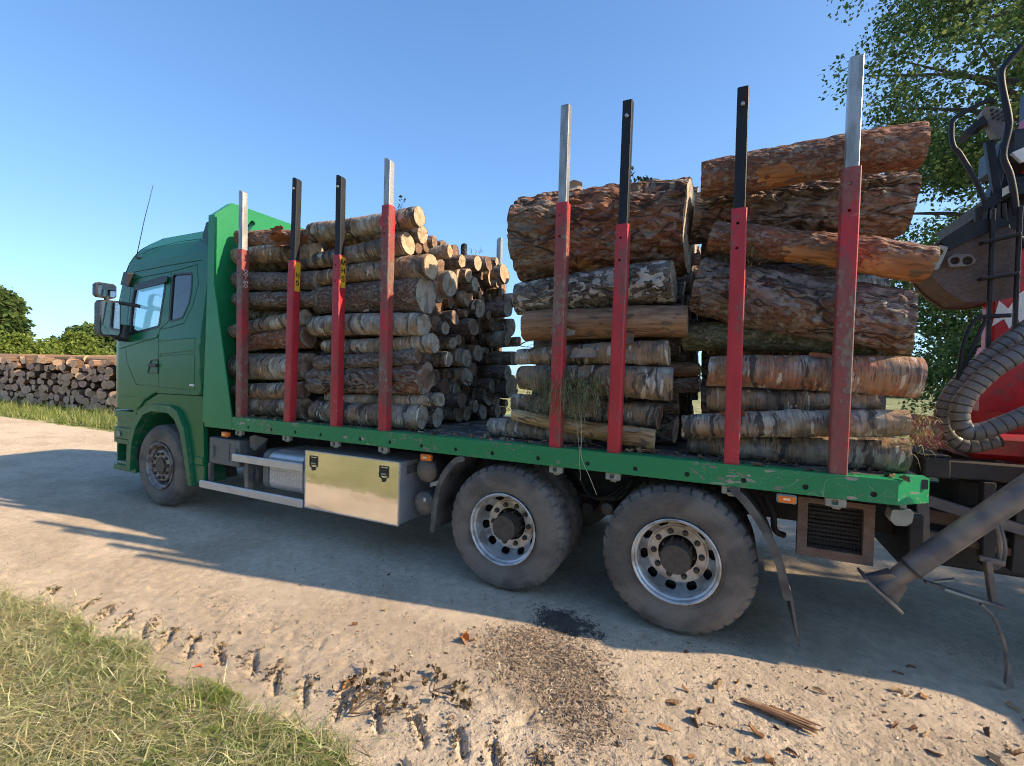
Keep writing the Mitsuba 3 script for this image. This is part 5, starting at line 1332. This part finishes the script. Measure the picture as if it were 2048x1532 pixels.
ribbed([(2.12, .78, 2.26), (1.98, .76, 2.13), (1.86, .75, 2.0), (1.737, .75, 1.84), (1.665, .75, 1.69), (1.655, .75, 1.54), (1.71, .75, 1.44), (1.80, .75, 1.41), (1.95, .76, 1.46)], .05)
# folded grapple and boom end
jaw = rounded([(1.55, 2.655), (1.565, 2.765), (1.60, 2.80), (1.74, 2.90), (1.90, 2.915), (2.02, 2.85), (2.02, 2.42), (1.90, 2.385), (1.755, 2.392), (1.64, 2.495), (1.565, 2.60)], .02)
gp = cpart('grapple', U(ext_xz(jaw.buffer(-.012), .83, 1.15), ext_xz(jaw, .80, .83), ext_xz(jaw, 1.15, 1.18)), 'rust_dark', smooth=25, label='dark rusty folded grapple jaws')
cpart('jaw_plate', U(ext_xz(rounded([(1.60, 2.82), (1.74, 2.925), (1.9, 2.95), (1.97, 2.90), (1.80, 2.83), (1.66, 2.75)], .01), .77, 1.2)), 'steel_black', gp, smooth=25)
cpart('pin_lug', ext_xz(rounded([(1.645, 2.69), (1.68, 2.72), (1.77, 2.71), (1.80, 2.66), (1.76, 2.635), (1.66, 2.63)], .02).difference(sg.Point(1.686, 2.673).buffer(.026)).difference(sg.Point(1.752, 2.668).buffer(.029)), .76, .80), 'dusty_steel', gp, smooth=30)
cpart('pin_lug', ext_xz(rounded([(1.55, 2.72), (1.60, 2.79), (1.65, 2.77), (1.60, 2.62), (1.56, 2.62)], .015).difference(sg.Point(1.60, 2.74).buffer(.022)), .76, .80), 'pale_metal', gp, smooth=30)
for x, z, r in ((1.686, 2.673, .0255), (1.752, 2.668, .0285), (1.60, 2.74, .0215)): cpart('pin', cyl_y(x, z, r, .79, .82, 16), 'chassis', gp, smooth=30)
# operator platform with guard bars and a lamp
for pts, r in (([(1.87, .8, 3.735), (1.82, .8, 3.745), (1.70, .8, 3.69), (1.66, .8, 3.66), (1.652, .8, 3.62), (1.656, .8, 3.52), (1.672, .8, 3.46), (1.70, .8, 3.42), (1.784, .8, 3.232), (1.842, .8, 3.07)], .0155),
               ([(1.985, .8, 4.07), (1.963, .8, 4.038), (1.91, .8, 3.96), (1.897, .8, 3.92), (1.90, .8, 3.86), (1.911, .8, 3.785), (1.942, .8, 3.62), (1.945, .8, 3.535), (1.924, .8, 3.366), (1.96, .8, 3.238), (1.984, .8, 3.105), (2.0, .8, 2.96)], .019)):
    cpart('guard_bar', tube(smooth_path(pts, 4), r, 10), 'steel_black', smooth=50)
lam = cpart('work_lamp', ext_xz(rounded([(1.832, 3.706), (1.851, 3.747), (1.90, 3.742), (1.96, 3.69), (1.974, 3.551), (1.926, 3.508)], .008), .88, .95), 'dusty_steel', smooth=25, label='grey lamp housing with rows of dark holes')
for i in range(3):
    for j in range(3):
        cpart('lamp_hole', cyl_y(1.885 + .027 * i + .006 * j, 3.715 - .012 * i - .027 * j, .0095, .874, .882, 10), 'black_plastic', lam)
cpart('lamp_visor', ext_xz(rounded([(1.74, 3.589), (1.832, 3.68), (1.86, 3.62), (1.80, 3.60), (1.776, 3.546)], .004), .85, .98), 'steel_black', lam, smooth=25)
cpart('platform', U(ext_xz(sg.Polygon([(1.835, 3.085), (2.0, 3.185), (2.3, 3.2), (2.3, 3.12), (1.99, 3.105), (1.856, 3.015)]), .84, 1.6)), 'steel_black')
cpart('platform_plate', ext_xz(sg.Polygon([(1.94, 3.155), (1.985, 3.183), (1.985, 3.13), (1.94, 3.10)]), .833, .8395), 'white_print')
cpart('lamp_post', bar((1.89, .92, 3.52), (1.95, .92, 3.1), .045, .045), 'steel_black'); cpart('control_column', bar((1.98, .95, 3.5), (1.93, .95, 3.1), .06, .05), 'steel_black')
cpart('seat', U(box(1.985, 2.3, .9, 1.35, 3.36, 3.58, .03), box(2.2, 2.3, .9, 1.35, 3.5, 4.0, .03)), 'black_plastic')
cpart('seat_panel', ext_xz(sg.Polygon([(1.99, 3.40), (2.06, 3.43), (2.08, 3.34), (2.04, 3.33)]), .86, .89), 'white_print')
for i in range(4): cpart('hydraulic_hose', tube(smooth_path([(1.87 + .03 * i, .86, 3.06), (1.86 + .035 * i, .84, 2.93), (1.90 + .035 * i, .86, 2.85), (2.02 + .03 * i, .95, 2.83)], 6), .013, 7), 'rubber_black', smooth=50)
cpart('boom_cylinder', tube([[1.865, .9, 3.06], [1.88, .9, 2.84]], .045, 16), 'steel_black', smooth=40)
cpart('inner_boom', bar((2.25, 1.2, 3.3), (2.45, 1.2, 5.2), .24, .2, .01), 'paint_crane')
# foot step and hanging strap
st = cpart('foot_step', bar((1.46, .33, .575), (1.84, .33, .495), .05, .014, .003), 'dusty_steel', label='narrow tilted foot step below the crane')
cpart('tread_plate', m3.Manifold.hull_points(np.array([[1.50, .31, .59], [1.60, .33, .612], [1.645, .45, .592], [1.54, .43, .56], [1.50, .31, .582], [1.60, .33, .604], [1.645, .45, .584], [1.54, .43, .552]])), 'pale_metal', st)
cpart('step_rail', tube([[1.545, .29, .558], [1.72, .29, .522]], .008, 6), 'pale_metal', st)
cpart('step_hanger', bar((1.76, .36, .76), (1.795, .36, .51), .05, .03), 'dusty_steel', st)
cpart('step_hanger', bar((1.72, .36, .765), (1.84, .36, .75), .03, .03), 'dusty_steel', st)
cpart('hook', tube(smooth_path([(1.80, .4, 1.0), (1.83, .4, .86), (1.825, .4, .76), (1.80, .4, .72), (1.785, .4, .76)], 6), .014, 8), 'dusty_steel', smooth=40)
cpart('hook', tube(smooth_path([(1.83, .45, 1.02), (1.87, .45, .84), (1.865, .45, .74), (1.83, .45, .69), (1.81, .45, .72)], 6), .014, 8), 'dusty_steel', smooth=40)
cpart('strap', tube(smooth_path([(1.72, .31, .50), (1.79, .32, .42), (1.84, .33, .28), (1.865, .35, .14), (1.868, .36, .03)], 8), [.010] * 25 + [.011] * 8, 6), 'dusty_steel', smooth=40, label='loose strap hanging to the ground from the step')
cpart('strap_end', U(m3.Manifold.hull_points(np.array([[1.862, .33, .17], [1.882, .35, .17], [1.85, .32, .01], [1.905, .36, .015], [1.87, .36, .0]]))), 'dusty_steel')

# ------------------------------------------------------------------ the trailer behind the truck, outside the frame: its shade falls on the road at the right
TRAILER = thing('trailer', 'loaded timber trailer standing behind the truck', 'trailer')
tpart = lambda name, m, bsdf, **kw: part(name, m, bsdf, TRAILER, **kw)
tpart('bed', box(3.7, 10.5, .22, 2.48, 1.1, 1.3, .01), 'paint_rail'); tpart('front_board', box(3.7, 3.78, .56, 2.15, 1.3, 2.35, .01), 'paint_rail')
for x in (4.6, 9.2):
    tpart('tyre', moved(TY_FRONT, x, .24, .5275), 'rubber', smooth=40); tpart('tyre', moved(TY_FRONT, x, 2.48, .5275, True), 'rubber', smooth=40); tpart('axle', tube([[x, .1, .53], [x, 2.4, .53]], .08, 10), 'chassis')
tpart('drawbar', bar((2.6, 1.25, .8), (4.4, 1.25, .95), .14, .12), 'chassis')
tpart('frame', box(3.7, 10.4, .8, 1.7, .8, 1.099), 'chassis')
for i in range(9):
    y, z = .62 + .33 * (i % 5) + .17 * (i // 5), 1.46 + .29 * (i // 5)
    pile_log(np.array([3.95, y, z]), np.array([6.6, y + .02, z]), .16, np.random.default_rng(200 + i), 'trailer_log', 'log lying on the bed of the trailer behind the crane', 'logs on the trailer')

# ------------------------------------------------------------------ small things on the road
PIECES = [(.31, -.44), (.13, -.56), (.28, -.58), (.08, -.70), (.21, -.72), (.20, -.80), (.28, -.79), (.06, -.93), (.48, -.75), (.40, -.91), (.64, -.80), (.20, -1.06), (.11, -1.13), (.43, -.97), (.53, -.92), (.84, -.21), (1.32, .23), (1.43, .37),
          (1.26, .01), (1.39, .04), (1.24, -.32), (1.16, -.33), (1.29, -.34), (1.59, -.17), (1.82, .15), (1.52, -.41), (1.66, -.28), (1.28, -.47)]
rngP = np.random.default_rng(41)
gz = lambda x, y: float(ground_z(np.array([x]), np.array([y]))[0])
for i, (x, y) in enumerate(PIECES):
    m = rot(flake(.035 + .05 * rngP.random(), rngP, .006), rngP, .4); m.apply_translation([x, y, gz(x, y) + .008])
    k = obj('bark_chip', m, 'coloured', color=np.tile(BROWN[rngP.integers(0, 4)] * (.8 + .5 * rngP.random()), (len(m.vertices), 1)))
    tag(k, 'curled brown bark chip lying on the sandy ground near the right rear wheel', 'bark chip', 'bark chips by the rear wheel')


def splinter():
    rng = np.random.default_rng(9)
    ms = []
    a, b = np.array([.408, -.513, 0]), np.array([.79, -.60, 0])
    d = (b - a) / np.linalg.norm(b - a); s = np.array([-d[1], d[0], 0])
    for i in range(26):
        t0, t1 = sorted(rng.random(2)); t0 *= .5; t1 = .5 + .5 * t1
        o = s * rng.normal() * .014 + [0, 0, .018 + .014 * rng.random()]
        p, q = a + d * (.39 * t0) + o, a + d * (.39 * t1) + o + s * rng.normal() * .006 + [0, 0, rng.normal() * .005]
        ms.append(tube([p, (p + q) / 2 + s * rng.normal() * .003, q], [.004, .009, .003], 5))
    m = cat(ms); m.apply_translation([0, 0, gz(.6, -.55)])
    C = np.repeat(BROWN[rng.integers(0, 4, 26)] * 1.15, [len(x.vertices) for x in ms], axis=0)
    k = obj('wood_splinter', m, 'coloured', color=C); tag(k, 'long splintered red brown bark strip lying on the sand', 'bark strip')


splinter()
MULCH = sg.Polygon([(-1.17, -.54), (-.9, -.38), (-.36, -.46), (-.2, -.91), (-.22, -1.36), (-.45, -1.15), (-.66, -.99), (-1.06, -.88)])


def mulch_at(g):
    x, y = -1.3 + 1.25 * g.random(), -1.45 + 1.15 * g.random()
    d = MULCH.exterior.distance(sg.Point(x, y)) * (1 if MULCH.contains(sg.Point(x, y)) else -1)
    return np.array([x, y, gz(x, y) + .002]) if g.random() < 1 / (1 + math.exp(-d * 26)) else None


litter('bark_litter', 'bed of small brown bark crumbs spilled on the road beside the oil stain', 14000, mulch_at, lambda g: .006 + .022 * g.random() ** 2.4, 51,
       cols=np.array([[.34, .26, .19], [.38, .3, .22], [.26, .195, .14], [.44, .35, .26], [.5, .42, .33], [.18, .135, .1]]), slim=.45, flat=.25)
litter('scattered_chips', 'sparse small chips of bark strewn over the sandy road', 380,
       lambda g: (lambda q: np.array([q[0], q[1], gz(*q) + .002]) if (q[1] > near_edge(q[0]) and (q[0] > -.4 or g.random() < .3)) else None)((-3.2 + 5.6 * g.random(), -1.6 + 1.9 * g.random())),
       lambda g: .010 + .03 * g.random() ** 2.5, 52)
litter('soil_clods', 'small clods and pebbles of pale soil on the sandy road', 3600,
       lambda g: (lambda q: np.array([q[0], q[1], gz(*q) + .001]) if (q[1] > near_edge(q[0]) and (q[0] > -.2 or q[1] < -1.0 or g.random() < .25)) else None)((-3.6 + 6.0 * g.random(), -1.75 + 1.9 * g.random())),
       lambda g: .005 + .016 * g.random() ** 3, 54, cols=np.array([[.4, .34, .27], [.34, .29, .23], [.46, .4, .33], [.27, .22, .17]]), flat=.8, slim=1.6)
litter('lug_crumbs', 'dark crumbs of soil and dead leaves in the tractor tyre prints', 1100,
       lambda g: (lambda s, t: (lambda q: np.array([q[0], q[1], gz(*q) + .002]))((s[0][0] + (s[1][0] - s[0][0]) * t + g.normal() * .03, s[0][1] + (s[1][1] - s[0][1]) * t + g.normal() * .03)))(LUGS[g.integers(0, len(LUGS))], g.random() ** 1.6 * .8),
       lambda g: .008 + .022 * g.random() ** 2, 53, cols=np.array([[.16, .115, .075], [.11, .085, .06], [.22, .16, .1], [.3, .23, .14]]))
# dry leaves
for i, (x, y, s, lab) in enumerate([(-1.25, -.735, .075, 'bright orange dry leaf lying at the edge of the bark crumbs'), (-1.20, -.70, .06, 'paler dry leaf beside the bright orange one'), (-1.28, -.70, .05, 'small curled dry leaf left of the bright orange one'),
                                    (-1.62, -1.42, .05, 'orange leaf lying by the dead branch'), (-2.55, -1.70, .032, 'reddish dry leaf in the grass edge'), (-2.05, -.93, .035, 'little brown leaf on the bare sand near the shadow'),
                                    (-.97, -1.72, .09, 'pale withered leaf at the end of the grass')]):
    m = rot(flake(s, rngP, .002), rngP, .5); m.apply_transform(np.diag([1, 1.7, 1.6, 1])); m.apply_translation([0, 0, 0])
    c = m.vertices.mean(0); m.apply_translation([x - c[0], y - c[1], gz(x, y) + .012 - c[2]])
    k = obj('dry_leaf', m, 'coloured', color=np.tile([[.5, .2, .06], [.55, .36, .2], [.42, .22, .1], [.5, .22, .08], [.45, .15, .08], [.2, .12, .07], [.6, .5, .36]][i], (len(m.vertices), 1))); tag(k, lab, 'leaf')
twig('dead_branch', 'dead branching twig with withered leaves lying by the grass edge', (-1.43, -1.60, .02), [(.03, .30, .04), (-.2, .32, .03), (.30, .22, .02), (.12, .36, .03), (-.05, .2, .04)], 14, .0045, (.13, .09, .065), 110, (.13, .095, .06), lift=.25)
twig('dead_branch', 'small withered sprig lying right of the dead branching twig', (-1.15, -1.25, .015), [(.16, .1, .03), (.22, -.02, .03), (-.1, .12, .03)], 15, .0035, (.12, .085, .06), 70, (.12, .09, .055), lift=.25)
twig('dead_branch', 'thin dry stalk lying on the bark crumbs', (-.95, -.92, .012), [(.1, -.08, .008)], 16, .004, (.42, .33, .2), lift=.1)
grass_tuft('weed_tuft', 'fresh green weed growing at the corner of the grass verge', (-2.18, -1.80, .0), 240, np.array([.10, .05, .0]), .09, .15, 61, [[.2, .27, .06], [.27, .33, .09], [.14, .2, .05]])
